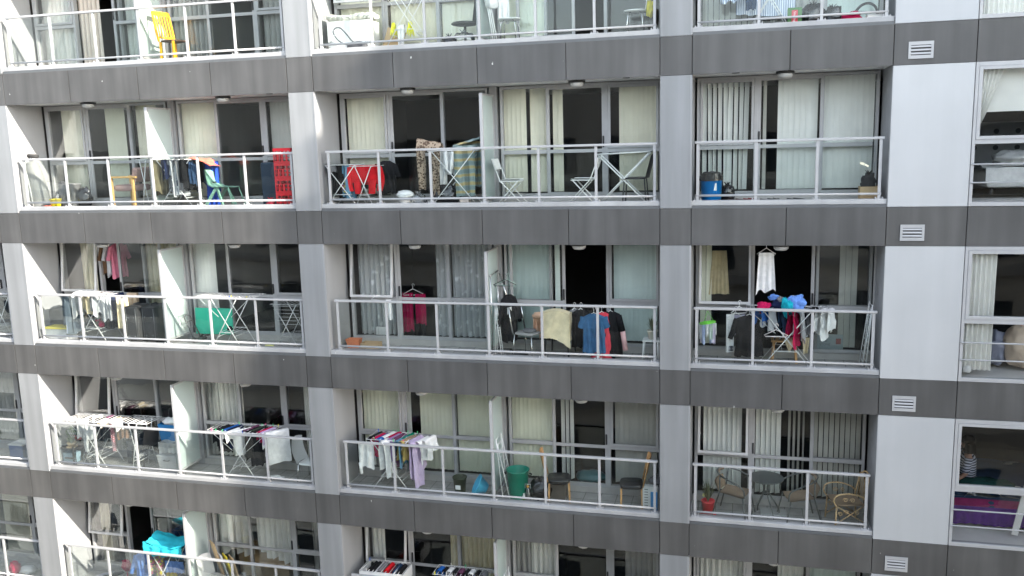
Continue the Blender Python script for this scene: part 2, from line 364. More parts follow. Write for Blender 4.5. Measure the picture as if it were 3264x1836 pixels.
# ---- glazing behind each balcony
def frame_rect(mb, x0, x1, y0, y1, z0, z1, t, tb=None):
    tb = tb or t
    mb.box(x0, x0 + t, y0, y1, z0, z1); mb.box(x1 - t, x1, y0, y1, z0, z1)
    mb.box(x0 + t, x1 - t, y0, y1, z0, z0 + tb); mb.box(x0 + t, x1 - t, y0, y1, z1 - tb, z1)
def unit(row, ox, mirror=False, shift=0., awning=0., W=3.0):
    """window + sliding door + fixed light; u runs from the awning side"""
    f = F(row); top = f + 2.04; z0 = f + .066; zm0, zm1 = f + .83, f + .90
    U = (lambda a, b: (ox + a, ox + b)) if not mirror else (lambda a, b: (ox + 3.07 - b, ox + 3.07 - a))
    # --- awning window
    a, b = U(.05, 1.05); m = MB(); frame_rect(m, a, b, .93, 1.03, z0, top - .002, .055, .05)
    m.box(a + .055, b - .055, .935, 1.02, zm0, zm1)
    wn = part(m, 'window', ALU, bevel=.003)
    MB().box(a + .055, b - .055, .975, .983, z0 + .05, zm0).build('pane', GLASS, wn)
    s = MB(); frame_rect(s, a + .06, b - .06, -.045, 0, zm1 - top + .055, -.0, .042, .045)
    piv = s.build('sash', ALU if not awning else M('sash_paint', (.52, .52, .52), .4), wn, bevel=.002)
    piv.location = (0, .955, top - .052); piv.rotation_euler = (-awning, 0, 0)
    g = MB().box(a + .10, b - .10, -.026, -.02, zm1 - top + .10, -.045).build('pane', GLASS, wn); g.location = piv.location; g.rotation_euler = piv.rotation_euler
    # --- fixed light
    a, b = U(2.06, W - .02); m = MB(); frame_rect(m, a, b, .95, 1.04, z0, top - .002, .05, .05)
    m.box(a + .05, b - .05, .955, 1.03, zm0, zm1)
    fx = part(m, 'fixed_window', ALU, bevel=.003)
    MB().box(a + .05, b - .05, .99, .998, z0 + .05, zm0).build('pane', GLASS, fx)
    MB().box(a + .05, b - .05, .99, .998, zm1, top - .05).build('pane', GLASS, fx)
    # --- sliding door: leaf runs on the outer track
    a, b = U(1.05 + shift, 2.10 + shift); m = MB(); y0 = .90 if shift else .945
    frame_rect(m, a, b, y0, y0 + .035, z0 + .01, top - .03, .055, .06); m.box(a + .055, b - .055, y0 + .004, y0 + .031, zm0 + .005, zm1 - .005)
    dr = part(m, 'sliding_door', ALU, bevel=.003)
    MB().box(a + .055, b - .055, y0 + .015, y0 + .021, z0 + .07, zm0 + .005).build('pane', GLASS, dr)
    MB().box(a + .055, b - .055, y0 + .015, y0 + .021, zm1 - .005, top - .09).build('pane', GLASS, dr)
    hx = (a + .028) if not mirror else (b - .028)
    MB().box(hx - .014, hx + .014, y0 - .03, y0 - .001, f + .92, f + 1.12).build('handle', BLACK, dr, bevel=.008)
    # head and sill track
    a, b = U(1.05, 2.06)
    part(MB().box(a, b, .94, 1.04, top - .028, top - .002), 'door_head', ALU)
    part(MB().box(a, b, .94, 1.04, z0, z0 + .03), 'door_sill', ALU)
UX = {'Z': -3.58, 'A': 0.0, 'B': 3.09, 'C': 6.72, 'D': 9.80, 'E': 13.36}
MIR = {'Z': True, 'B': True, 'D': True}
shift = {(3, 'A'): .46, (3, 'D'): -.0, (3, 'E'): .93, (5, 'A'): .62, (1, 'A'): .92, (1, 'D'): .5, (3, 'D'): .75, (5, 'C'): 0.}
awn = {(3, 'C'): .14, (3, 'E'): .10, (3, 'A'): .12, (4, 'A'): .12, (5, 'A'): .13, (4, 'E'): .08, (5, 'C'): .12, (1, 'C'): .12, (2, 'A'): 0.}
for r in ROWS:
    for u, ox in UX.items():
        unit(r, ox, u in MIR, shift.get((r, u), 0), awn.get((r, u), 0), W=2.98)
# ---- windows of the right-hand bay
for r in ROWS:
    z = zt(r); zc = z + PITCH - .61; x0, x1 = 17.508, 19.26
    if True:
        m = MB(); frame_rect(m, x0, x1, -.012, .09, z + .005, zc - .004, .045, .06)
        m.box(x0 + .045, x1 - .045, -.010, .088, z + .935, z + 1.00)
        wn = part(m, 'bedroom_window', RAIL, bevel=.003)
        s = MB(); frame_rect(s, x0 + .047, x1 - .047, -.02, .05, z + 1.002, zc - .066, .05, .05); s.build('sash', RAIL, wn, bevel=.003)
        MB().box(x0 + .045, x1 - .045, .03, .037, z + .065, z + .935).build('pane', GLASS, wn)
        MB().box(x0 + .097, x1 - .097, .015, .022, z + 1.052, zc - .116).build('pane', GLASS, wn)
        for zz in (z + .36, z + .635):
            MB().tube([(x0 + .01, -.03, zz), (x1 - .01, -.03, zz)], .012, 8).build('safety_bar', RAIL, wn)
    part(MB().box(19.264, 20.56, 0, .032, z + .004, zc - .004), 'white_wall_panel', WHITE_PANEL)
    part(MB().box(19.30, 20.6, .034, .9, z + .049, zc + .014), 'pier_wall', ROOM)

# ---- balcony railings
posts = {1: [.18, 1.16, 2.16, 3.15, 4.16, 5.16, 6.13], 2: [6.88, 7.86, 8.84, 9.82, 10.80, 11.79, 12.77], 3: [13.47, 14.39, 15.32, 16.25]}
posts[0] = [p - 6.72 for p in posts[1]]
for r in ROWS:
    f = F(r)
    for b, ps in posts.items():
        a, c = ps[0] - .03, ps[-1] + .03
        m = MB().box(a - .02, c + .02, .07, .13, f + .945, f + .985)
        rl = part(m, 'balcony_railing', RAIL, bevel=.008)
        MB().tube([(a, .10, f + .10), (c, .10, f + .10)], .019, 8).build('lower_rail', RAIL, rl)
        for i, p in enumerate(ps):
            q = MB().box(p - .022, p + .022, .085, .113, f + .03, f + .944)
            q.box(p - .02, p + .02, .116, .15, f + .03, f + .13)
            q.box(p - .065, p + .065, .05, .17, f + .0225, f + .031)
            for dx in (-.05, .05):
                for yy in (.065, .155): q.lathe([(.009, 0), (.009, .022)], (p + dx, yy, f + .031), 6)
            q.build('post', RAIL, rl)
            if i: MB().box(ps[i - 1] + .032, p - .032, .098, .106, f + .125, f + .935).build('glass_panel', RGLASS, rl)
# ---- screens between neighbouring balconies
for r in ROWS:
    f = F(r)
    for x in (3.09, 9.79):
        m = MB(); y0, y1, z0, z1 = .135, .90, f + .06, f + 1.90
        m.box(x - .028, x + .028, y0, y0 + .05, z0, z1); m.box(x - .02, x + .02, y1 - .035, y1, z0, z1)
        m.box(x - .02, x + .02, y0 + .05, y1 - .035, z0, z0 + .04); m.box(x - .02, x + .02, y0 + .05, y1 - .035, z1 - .03, z1)
        sc = part(m, 'divider_screen', RAIL, bevel=.003)
        MB().box(x - .006, x + .006, y0 + .05, y1 - .035, z0 + .04, z1 - .03).build('frosted_pane', FROST, sc)
# ------------------------------------------------------------------ blinds and curtains
WHERE = {(1, 'A'): 'of the sunlit top left balcony', (1, 'B'): 'behind the yellow chair', (1, 'C'): 'behind the topmost white airer with yellow gloves',
         (1, 'D'): 'behind the top floor white stool', (1, 'E'): 'behind the blue striped sheet',
         (2, 'A'): 'of the balcony with the wooden armchair', (2, 'B'): 'of the balcony with the red crates', (2, 'C'): 'of the balcony with the red sweater',
         (2, 'D'): 'of the balcony with two white folding chairs', (2, 'E'): 'of the balcony with the blue bin',
         (3, 'A'): 'of the balcony with the dark suitcases', (3, 'B'): 'of the balcony with the green board', (3, 'C'): 'of the balcony with the orange planter',
         (3, 'D'): 'of the balcony with the cloth covered chair', (3, 'E'): 'of the balcony with the green peg ring',
         (4, 'A'): 'of the balcony with the blue storage tub', (4, 'B'): 'of the balcony with the big white T-shirt', (4, 'C'): 'of the balcony with the light blue bucket',
         (4, 'D'): 'of the balcony with the green rubbish bin', (4, 'E'): 'of the balcony with the round glass table',
         (5, 'A'): 'of the balcony with the turquoise sheet', (5, 'B'): 'of the balcony with the leaning cardboard', (5, 'C'): 'of the bottom balcony with the loaded clothes rack',
         (5, 'D'): 'of the bottom middle balcony right of its screen', (5, 'E'): 'of the bottom right balcony',
         (3, 'Z'): 'at the left edge level with the suitcases', (4, 'Z'): 'at the left edge level with the blue tub', (5, 'Z'): 'at the bottom left corner'}
def fabric(name, col, tr=.08, **k): return M(name, col, rough=.85, var=k.get('var', .05), spec=.2, trans=tr, bump=.15, bscale=12, scale=3)
BL = {'cream': fabric('cream_blind', (.88, .84, .68)), 'white': fabric('white_blind', (.88, .88, .83)), 'teal': fabric('pale_teal_blind', (.70, .80, .76)),
      'grey': fabric('grey_blind', (.60, .59, .54)), 'green': fabric('pale_green_blind', (.82, .82, .66)),
      'whitec': fabric('white_curtain', (.87, .86, .81), .1), 'beigec': fabric('beige_curtain', (.66, .58, .50), .1), 'creamc': fabric('cream_curtain', (.80, .73, .54), .1),
      'greyc': fabric('grey_curtain', (.42, .41, .39), .1)}
def lace_mat():
    m, t, b = nodes('lace'); out = t.nodes['Material Output']
    b.inputs['Base Color'].default_value = (.86, .88, .88, 1); b.inputs['Roughness'].default_value = .9
    tc = N(t, 'ShaderNodeNewGeometry'); n1 = N(t, 'ShaderNodeTexVoronoi', _Scale=5.); n2 = N(t, 'ShaderNodeTexNoise', _Scale=16., _Detail=4.)
    t.links.new(tc.outputs['Position'], n1.inputs['Vector']); t.links.new(tc.outputs['Position'], n2.inputs['Vector'])
    a = N(t, 'ShaderNodeMath', operation='MULTIPLY'); t.links.new(n1.outputs['Distance'], a.inputs[0]); t.links.new(n2.outputs[0], a.inputs[1])
    r = ramp(t, a.outputs[0], [(.05, (.85,) * 3), (.16, (.52,) * 3)])
    tr = N(t, 'ShaderNodeBsdfTransparent'); mx = N(t, 'ShaderNodeMixShader')
    t.links.new(r.outputs[0], mx.inputs[0]); t.links.new(tr.outputs[0], mx.inputs[1]); t.links.new(b.outputs[0], mx.inputs[2]); t.links.new(mx.outputs[0], out.inputs[0]); return m
BL['lace'] = lace_mat()
rnd = random.Random(4)
WIN = {0: 'left window', 1: 'sliding door', 2: 'right window'}
def blind(row, u, x0, x1, col, ang=8, y=1.085, where='left window', z0=.14, jit=4, gaps=(), adj=''):
    """vertical blind: separate hanging slats with a head rail; x in metres from the unit's left side"""
    f = F(row); ox = UX[u]; m = MB(); n = max(1, round((x1 - x0) / .088)); w = .094
    for i in range(n):
        if i in gaps: continue
        x = ox + x0 + (i + .5) * (x1 - x0) / n; a = radians(ang + rnd.uniform(-jit, jit)); tw = radians(rnd.uniform(-jit, jit)); sw = rnd.uniform(-.01, .01) * (jit > 4)
        def fn(uu, vv, x=x, a=a, tw=tw, sw=sw):
            zz = f + z0 + (2.0 - z0) * vv; al = a + tw * (1 - vv); s = (uu - .5) * w
            return Vector((x + s * cos(al) + sw * (1 - vv) * 3, y + s * sin(al) + .008 * cos(pi * (uu - .5)), zz))
        m.grid(fn, 3, 5)
    o = m.build('vertical_blind', BL[col])
    tag(o, f"{(adj + ' ') if adj else ''}{dict(cream='cream', white='white', teal='pale teal', grey='grey', green='pale green')[col]} vertical blind, {where} {WHERE[(row, u)]}", 'blind', 'vertical blinds hanging behind the balcony glass')
def curtain(row, u, x0, x1, col, where='left window', z0=.12, folds=None, y=1.10, amp=.035, drift=0., hem=0., seed=1, adj='', top=2.0, ztilt=0.):
    f = F(row); ox = UX[u]; w = x1 - x0; k = folds or max(2, round(w / .11)); m = MB()
    def fn(uu, vv):
        ph = uu * k * 2 * pi + .9 * noise.noise(Vector((uu * 3 + seed, vv * .8, seed)))
        am = amp * (.6 + .5 * (1 - vv)) * (1 + .5 * noise.noise(Vector((uu * 6, seed, 0))))
        zb = z0 + hem * noise.noise(Vector((uu * 4, seed * 2.1, 3))) + ztilt * uu
        xx = x0 + w * uu * (1 - .0 * vv) + drift * (1 - vv) ** 1.4 * (1 - .35 * uu) + .012 * sin(ph * 2 + 1)
        return Vector((ox + xx, y + am * sin(ph), f + zb + (top - zb) * vv))
    m.grid(fn, k * 8, 14); o = m.build('curtain', BL[col])
    nm = dict(whitec='white', beigec='beige', creamc='cream', greyc='grey', lace='sheer floral lace')[col]
    tag(o, f"{(adj + ' ') if adj else ''}{nm} curtain, {where} {WHERE[(row, u)]}", 'curtain', 'curtains hanging behind the balcony glass')
L, D_, R_ = 'left window', 'sliding door', 'right window'
# top row
curtain(1, 'A', .12, .98, 'whitec', L, seed=2); curtain(1, 'A', 1.02, 1.52, 'beigec', D_, seed=3, amp=.05); curtain(1, 'A', 2.12, 2.9, 'whitec', R_, seed=4, adj='sheer')
curtain(1, 'B', .1, .98, 'greyc', L, seed=5, amp=.05); curtain(1, 'B', 2.1, 2.9, 'greyc', R_, seed=6)
blind(1, 'C', .12, .98, 'cream', where=L); blind(1, 'C', 1.12, 2.06, 'cream', where=D_); blind(1, 'C', 2.12, 2.92, 'cream', where=R_)
blind(1, 'D', .14, .98, 'green', where=L)
blind(1, 'E', .12, .95, 'grey', where=L, ang=35); blind(1, 'E', 2.1, 2.9, 'teal', where=R_)
curtain(1, 'E', 1.1, 2.0, 'greyc', D_, seed=9)
# second row
blind(2, 'A', .34, .84, 'cream', where=L, ang=3); blind(2, 'A', 1.42, 1.86, 'green', where=D_, ang=30); blind(2, 'A', 2.16, 2.62, 'cream', where=R_, ang=20)
blind(2, 'B', .14, .96, 'cream', where=L); blind(2, 'B', 2.12, 2.92, 'grey', where=R_)
blind(2, 'C', .13, .95, 'cream', where=L)
blind(2, 'D', .14, .98, 'cream', where=L, gaps=(5,)); blind(2, 'D', 1.06, 1.24, 'cream', where=D_); blind(2, 'D', 2.26, 2.92, 'cream', where=R_)
blind(2, 'E', .12, .92, 'white', where=L, ang=38, jit=13, adj='disordered'); blind(2, 'E', 1.12, 1.22, 'grey', where=D_, ang=50, adj='edge slat of the'); blind(2, 'E', 1.38, 2.02, 'white', where=D_, ang=5); blind(2, 'E', 2.1, 2.9, 'white', where=R_, ang=4)
# third row
curtain(3, 'A', .42, .78, 'creamc', L, seed=12, amp=.05); curtain(3, 'A', 2.05, 2.9, 'creamc', R_, seed=13)
blind(3, 'B', .12, .62, 'white', where=L, ang=6)
curtain(3, 'C', .16, .9, 'lace', L, seed=14, amp=.05); curtain(3, 'C', 1.78, 2.05, 'lace', D_, seed=15, amp=.04); curtain(3, 'C', 2.1, 2.92, 'lace', R_, seed=16, amp=.05)
blind(3, 'D', .14, .98, 'teal', where=L, ang=4); blind(3, 'D', -.0 + 1.06, 1.12, 'teal', where=D_); blind(3, 'D', 2.14, 2.92, 'teal', where=R_, ang=6)
blind(3, 'E', .12, .32, 'green', where=L, ang=5); blind(3, 'E', 2.45, 2.74, 'grey', where=R_, ang=6)
# fourth row
curtain(4, 'B', .12, .40, 'greyc', L, seed=18, adj='dull'); curtain(4, 'B', .42, .98, 'whitec', L, seed=19, amp=.06, folds=5, adj='pleated'); curtain(4, 'B', 2.42, 2.9, 'whitec', R_, seed=20, amp=.04)
blind(4, 'C', .12, .9, 'green', where=L); blind(4, 'C', 1.05, 1.14, 'white', where=D_, adj='narrow'); blind(4, 'C', 1.34, 2.04, 'green', where=D_, ang=12); blind(4, 'C', 2.12, 2.92, 'green', where=R_, ang=10)
blind(4, 'D', .14, .98, 'green', where=L, ang=5); blind(4, 'D', 1.1, 1.36, 'white', where=D_, ang=55); blind(4, 'D', 2.14, 2.92, 'grey', where=R_, ang=28)
blind(4, 'E', .20, .88, 'white', where=L, ang=30); blind(4, 'E', 1.12, 1.56, 'white', where=D_, ang=28); blind(4, 'E', 1.66, 1.98, 'grey', where=D_, ang=62, adj='half open'); blind(4, 'E', 2.1, 2.9, 'grey', where=R_, ang=32)
# bottom row
curtain(5, 'A', .16, .44, 'creamc', L, seed=22)
curtain(5, 'B', .14, .98, 'whitec', L, seed=23, amp=.06, folds=5, z0=.62, hem=.2, adj='ragged'); curtain(5, 'B', 1.08, 1.9, 'whitec', D_, seed=24, amp=.05, folds=6, z0=.72, hem=.2, adj='ragged', ztilt=-.25); curtain(5, 'B', 2.4, 2.9, 'greyc', R_, seed=25)
curtain(5, 'C', .12, .42, 'whitec', L, seed=26, folds=3); curtain(5, 'C', 1.85, 2.05, 'creamc', D_, seed=27); curtain(5, 'C', 2.08, 2.92, 'creamc', R_, seed=28, amp=.05)
curtain(5, 'D', .1, .42, 'greyc', L, seed=29, adj='sheer'); curtain(5, 'D', .44, .98, 'whitec', L, seed=30, amp=.05); curtain(5, 'D', 2.3, 2.92, 'greyc', R_, seed=31)
curtain(5, 'E', .1, .95, 'whitec', L, seed=32, amp=.05); curtain(5, 'E', 1.55, 2.0, 'whitec', D_, seed=33); blind(5, 'E', 2.1, 2.9, 'teal', where=R_)
curtain(3, 'Z', 1.3, 1.9, 'greyc', D_, seed=41); curtain(4, 'Z', 1.25, 1.85, 'whitec', D_, seed=42); blind(5, 'Z', 1.1, 2.0, 'cream', where=D_); blind(5, 'Z', 2.1, 2.9, 'cream', where=R_)
# bedroom windows on the right edge
def bay_curtain(row, x0, x1, label, z0, z1, top_shift=0., seed=1, tie=False, y=.16):
    f = zt(row); m = MB(); w = x1 - x0; k = max(3, round(w / .07))
    def fn(uu, vv):
        ph = uu * k * 2 * pi + noise.noise(Vector((uu * 3, vv, seed)))
        x = x0 + w * uu
        if tie: x = x0 - .06 * uu + (w * uu) * (.12 + .88 * vv ** .7)
        return Vector((x, y + .03 * sin(ph) * (1.2 - .4 * vv), f + z0 + (z1 - z0) * vv + (.5 * uu * (1 - vv) * .0)))
    m.grid(fn, k * 7, 14); tag(m.build('curtain', BL['whitec']), label, 'curtain')
bay_curtain(1, 17.6, 19.2, 'white curtain drawn across the topmost window at the right edge', .05, 2.0, seed=3)
bay_curtain(2, 17.57, 18.0, 'thin white curtain tied back in the window above the white bed', 1.12, 2.08, seed=4, tie=True)
bay_curtain(3, 17.57, 18.0, 'pleated white curtain at the left of the window with the wrapped quilt', .16, 2.08, seed=5)

m = MB(); m.grid(lambda u, v: Vector((17.56 + 1.65 * u, .30 + .006 * sin(14 * u), zt(2) + 1.40 + .012 * sin(5 * u) + .72 * v)), 20, 6)
tag(m.build('pale_sheet', BL['whitec']), 'pale sheet across the upper half of the window above the white bed', 'blind')  # pale sheet filling the upper half of the window
# ------------------------------------------------------------------ materials for the things on the balconies
WIRE = M('white_wire', (.70, .70, .69), .35, var=.03)
WIREG = M('grey_wire', (.45, .45, .45), .35, metal=.4)
CHROME = M('chrome', (.6, .6, .6), .18, metal=1.)
WPLA = M('white_plastic', (.72, .72, .70), .4, var=.04)
BPLA = M('black_plastic', (.02, .02, .022), .4)
BAG = M('black_bin_bag', (.012, .012, .014), .22, spec=.8, bump=.8, bscale=18)
CBAG = glass_mat('clear_bag', (.93, .94, .94), .12, rough=.18, edge=1.4)
WOOD = M('pale_wood', (.48, .27, .11), .5, var=.25, scale=14)
CARD = M('cardboard', (.42, .30, .17), .9, var=.1, bump=.2)
PEG = [M('peg_' + n, c, .5) for n, c in (('blue', (.02, .12, .6)), ('green', (.08, .6, .22)), ('pink', (.8, .1, .3)), ('yellow', (.8, .7, .05)), ('white', (.75, .75, .72)))]
C_ = dict(black=(.014, .014, .016), navy=(.012, .02, .06), red=(.60, .012, .02), white=(.78, .78, .77), grey=(.20, .20, .21), lgrey=(.45, .46, .48), blue=(.02, .12, .42),
          denim=(.05, .14, .28), steel=(.12, .25, .36), royal=(.02, .07, .40), cream=(.72, .62, .42), beige=(.50, .38, .26), lilac=(.52, .40, .62), purple=(.34, .24, .44), green=(.0, .22, .13),
          tan=(.36, .25, .15), teal=(.01, .33, .42), turq=(.03, .44, .54), sky=(.14, .28, .66), pink=(.46, .012, .085), coral=(.85, .20, .14), scarlet=(.68, .07, .10), jean=(.13, .16, .19), mustard=(.42, .33, .12), crimson=(.45, .01, .07), khaki=(.15, .13, .08),
          rose=(.62, .20, .28), pgreen=(.45, .50, .32), yellow=(.70, .55, .06), plum=(.14, .05, .10), brown=(.12, .07, .04), peach=(.72, .46, .32), dgreen=(.05, .07, .05), dblue=(.03, .06, .12), palegreen=(.30, .48, .38))
def CL(n, **k): return cloth(n, C_[n], **k)
def pat_mat(name, fn):
    m, t, b = nodes(name); b.inputs['Roughness'].default_value = .9; b.inputs['Specular IOR Level'].default_value = .15
    tc = N(t, 'ShaderNodeTexCoord'); t.links.new(fn(t, tc.outputs['Object']), b.inputs['Base Color']); return m
def _stripe(c1, c2, sc, axis='X', dist=1.5, lo=.45, hi=.55):
    def f(t, v):
        wv = N(t, 'ShaderNodeTexWave', bands_direction=axis, _Scale=sc, _Distortion=dist); t.links.new(v, wv.inputs['Vector'])
        return ramp(t, wv.outputs[1], [(lo, c1), (hi, c2)]).outputs[0]
    return f
def _leopard(t, v):
    n = N(t, 'ShaderNodeTexVoronoi', _Scale=26.); n2 = N(t, 'ShaderNodeTexNoise', _Scale=9., _Detail=4.); t.links.new(v, n.inputs['Vector']); t.links.new(v, n2.inputs['Vector'])
    a = N(t, 'ShaderNodeMath', operation='ADD'); t.links.new(n.outputs['Distance'], a.inputs[0]); t.links.new(n2.outputs[0], a.inputs[1])
    return ramp(t, a.outputs[0], [(.52, (.34, .28, .22)), (.60, (.08, .05, .035)), (.84, (.05, .035, .025)), (.94, (.16, .11, .08)), (1.0, (.30, .24, .18))]).outputs[0]
def _plaid(t, v):
    mp = N(t, 'ShaderNodeMapping'); mp.inputs['Scale'].default_value = (1, 1, 1); t.links.new(v, mp.inputs[0])
    w1 = N(t, 'ShaderNodeTexWave', bands_direction='Z', _Scale=2.2, _Distortion=2.5); w2 = N(t, 'ShaderNodeTexWave', bands_direction='X', _Scale=1.6, _Distortion=2.5)
    t.links.new(mp.outputs[0], w1.inputs['Vector']); t.links.new(mp.outputs[0], w2.inputs['Vector'])
    a = ramp(t, w1.outputs[1], [(.3, (.25, .32, .32)), (.6, (.33, .40, .36)), (.9, (.50, .40, .20))]); b = ramp(t, w2.outputs[1], [(.3, (.6, .62, .62)), (.8, (1, 1, 1))])
    x = N(t, 'ShaderNodeMix', data_type='RGBA', blend_type='MULTIPLY'); x.inputs[0].default_value = 1; t.links.new(a.outputs[0], x.inputs[6]); t.links.new(b.outputs[0], x.inputs[7]); return x.outputs[2]
def _check(t, v):
    c = N(t, 'ShaderNodeTexChecker', _Scale=45.); c.inputs['Color1'].default_value = (.35, .02, .05, 1); c.inputs['Color2'].default_value = (.55, .5, .5, 1); t.links.new(v, c.inputs['Vector']); return c.outputs[0]
def _paisley(t, v):
    n = N(t, 'ShaderNodeTexMusgrave') if False else N(t, 'ShaderNodeTexNoise', _Scale=11., _Detail=1.); t.links.new(v, n.inputs['Vector'])
    return ramp(t, n.outputs[0], [(.35, (.55, .45, .03)), (.46, (.12, .10, .2)), (.52, (.5, .12, .16)), (.58, (.08, .2, .12)), (.68, (.5, .4, .05))]).outputs[0]
LEO = pat_mat('leopard_cloth', _leopard); PLAID = pat_mat('plaid_cloth', _plaid); CHECK = pat_mat('checked_cloth', _check); PAIS = pat_mat('patterned_cloth', _paisley)
STRIPE = pat_mat('blue_white_stripe', _stripe((.30, .36, .48), (.68, .72, .78), 9, 'X')); SHIRTSTR = pat_mat('striped_shirt', _stripe((.6, .6, .65), (.12, .12, .2), 8, 'Z', .5))
GREENB = M('green_board', (.02, .42, .28), .5, var=.05)

# ------------------------------------------------------------------ generic builders (all in local metres, base at z = 0)
class AT:
    """position on a balcony: x in world metres, y depth from the facade, on the floor of a row"""
def on(row, x, y, z=0.): return (x, y, FL(row) + .001 + z)
def sheet(mb, p0, p1, z1, z0, folds=3, amp=.02, seed=1, thick=.006, taper=0., hem=.03, nu=18, nv=12, zslope=0., bulge=0., sag=0.):
    """hanging cloth between two top points, wavy lower edge"""
    p0 = Vector((*p0, 0)); p1 = Vector((*p1, 0)); d = p1 - p0; nrm = Vector((-d.y, d.x, 0)).normalized()
    for side in (0, 1):
        def fn(u, v, side=side):
            k = 1 - v; uu = .5 + (u - .5) * (1 - taper * k)
            off = amp * k ** .6 * sin(2 * pi * folds * u + seed) + amp * .8 * noise.noise(Vector((u * 4 + seed, v * 3, seed * 1.7))) + bulge * sin(pi * u) * k
            zb = z0 + hem * noise.noise(Vector((u * 5, seed * 3.3, 0))) + zslope * (u - .5); zt_ = z1 - sag * sin(pi * u)
            return p0 + d * uu + nrm * (off + (side - .5) * thick) + Vector((0, 0, zb + (zt_ - zb) * v))
        mb.grid(fn, nu, nv)
    return mb
def over_rod(mb, p0, p1, z, lf, lb, seed=1, gap=.03, folds=2, amp=.02, taper=0., hem=.03, zs=0., bulge=0.):
    """cloth folded over a rod from p0 to p1, hanging lf on one side and lb on the other"""
    p0 = Vector((*p0, 0)); p1 = Vector((*p1, 0)); d = p1 - p0; nrm = Vector((-d.y, d.x, 0)).normalized(); nv = 22; tot = lf + lb + .05
    def fn(u, v):
        s = v * tot - lf - .025           # signed arc length from the rod
        if abs(s) <= .025: a = s / .025 * pi / 2; off = gap * sin(a) ; h = .012 * cos(a)
        else: off = gap * (1 if s > 0 else -1) * (1 + .5 * (abs(s) / (lf + .01))); h = -(abs(s) - .025)
        e = noise.noise(Vector((u * 4 + seed, 2.1 * seed, 1 if s > 0 else 5))) * hem + zs * (u - .5)
        k = max(0., -h); h2 = h * (1 + e / max(.1, (lf if s < 0 else lb)))
        uu = .5 + (u - .5) * (1 - taper * k)
        off += (amp * sin(2 * pi * folds * u + seed + (0 if s < 0 else 1.3)) + amp * noise.noise(Vector((u * 5, v * 5, seed)))) * min(1, k * 5) + bulge * k * (-1 if s < 0 else 1)
        return p0 + d * uu + nrm * off + Vector((0, 0, z + h2))
    mb.grid(fn, 16, nv); return mb
def shirt(mb, c, w, h, ang=0., seed=1, sleeve=.3, depth=.07, flare=1.05, neck=.07, sang=.35, slim=1.):
    """a hung top: body as a flattened tube with shoulders, two sleeves; c is the middle of the neck"""
    R = Rz(ang); c = Vector(c)
    def body(u, v):
        t = 1 - v; a = 2 * pi * u
        if t < .12: k = t / .12; hw = neck + (w / 2 - neck) * k; z = -.02 - .055 * k
        else: k = (t - .12) / .88; hw = w / 2 * (1 - .06 * sin(pi * k) + (flare - 1) * k); z = -.075 - (h - .075) * k
        dd = depth * (.35 + .65 * min(1, t * 3)); hw *= 1 + .05 * noise.noise(Vector((cos(a) * 2, z * 6, seed)))
        f = 1 + .38 * sin(9 * a + seed + z * 4) * min(1, t * 1.6) + .55 * noise.noise(Vector((cos(a) * 4, z * 6, seed * 2)))
        z2 = z + .07 * max(0, t - .5) * noise.noise(Vector((cos(a) * 2.5, seed, sin(a)))) * 2
        return R @ Vector((hw * cos(a), dd * sin(a) * f, z2)) + c
    mb.grid(body, 54, 18, wrap=True)
    for s in (-1, 1):
        if sleeve <= 0: continue
        def arm(u, v, s=s):
            a = 2 * pi * u; r = (.062 - .018 * v) * slim; L = sleeve * v
            ax = s * (w / 2 - .03 + sin(sang) * L); az = -.09 - cos(sang) * L
            wob = 1 + .25 * noise.noise(Vector((a, v * 4, seed + s)))
            return R @ Vector((ax + r * cos(a) * cos(sang) * wob, r * .6 * sin(a) * wob, az + s * r * cos(a) * sin(sang) * wob)) + c
        mb.grid(arm, 12, 8, wrap=True)
    return mb
def trousers(mb, c, w, h, ang=0., seed=1):
    R = Rz(ang); c = Vector(c)
    for s in (-1, 1):
        def leg(u, v, s=s):
            a = 2 * pi * u; t = v; r = w / 4 * (1.02 - .25 * t); x = s * (w / 4 + .012 * t)
            f = 1 + .2 * noise.noise(Vector((cos(a), t * 5, seed + s)))
            return R @ Vector((x + r * cos(a) * f, r * .45 * sin(a) * f, -t * h)) + c
        mb.grid(leg, 14, 12, wrap=True)
    return mb
def hanger(mb, c, ang=0., w=.4, r=.005, drop=.1):
    R = Rz(ang); c = Vector(c); P = lambda x, z: R @ Vector((x, 0, z)) + c
    mb.tube([P(.03, .055), P(.035, .08), P(.02, .098), P(0, .10), P(-.015, .085), P(0, .06), P(0, 0)], r, 6)
    mb.tube([P(0, 0), P(w / 2, -drop), P(w / 2 - .02, -drop - .02), P(-w / 2 + .02, -drop - .02), P(-w / 2, -drop)], r * 1.4, 6, closed=True); return mb
GAR = 'laundry drying on the balconies'
def garment(name, label, cat, build, mat, loc=(0, 0, 0), group=GAR):
    m = MB(); build(m); o = m.build(name, mat); o.location = loc; return tag(o, label, cat, group)
def pegs(parent, pts):
    for i, p in enumerate(pts):
        MB().box(p[0] - .006, p[0] + .006, p[1] - .006, p[1] + .006, p[2] - .03, p[2] + .035).build('peg', PEG[(i * 3 + int(abs(p[0] * 37))) % 5], parent)

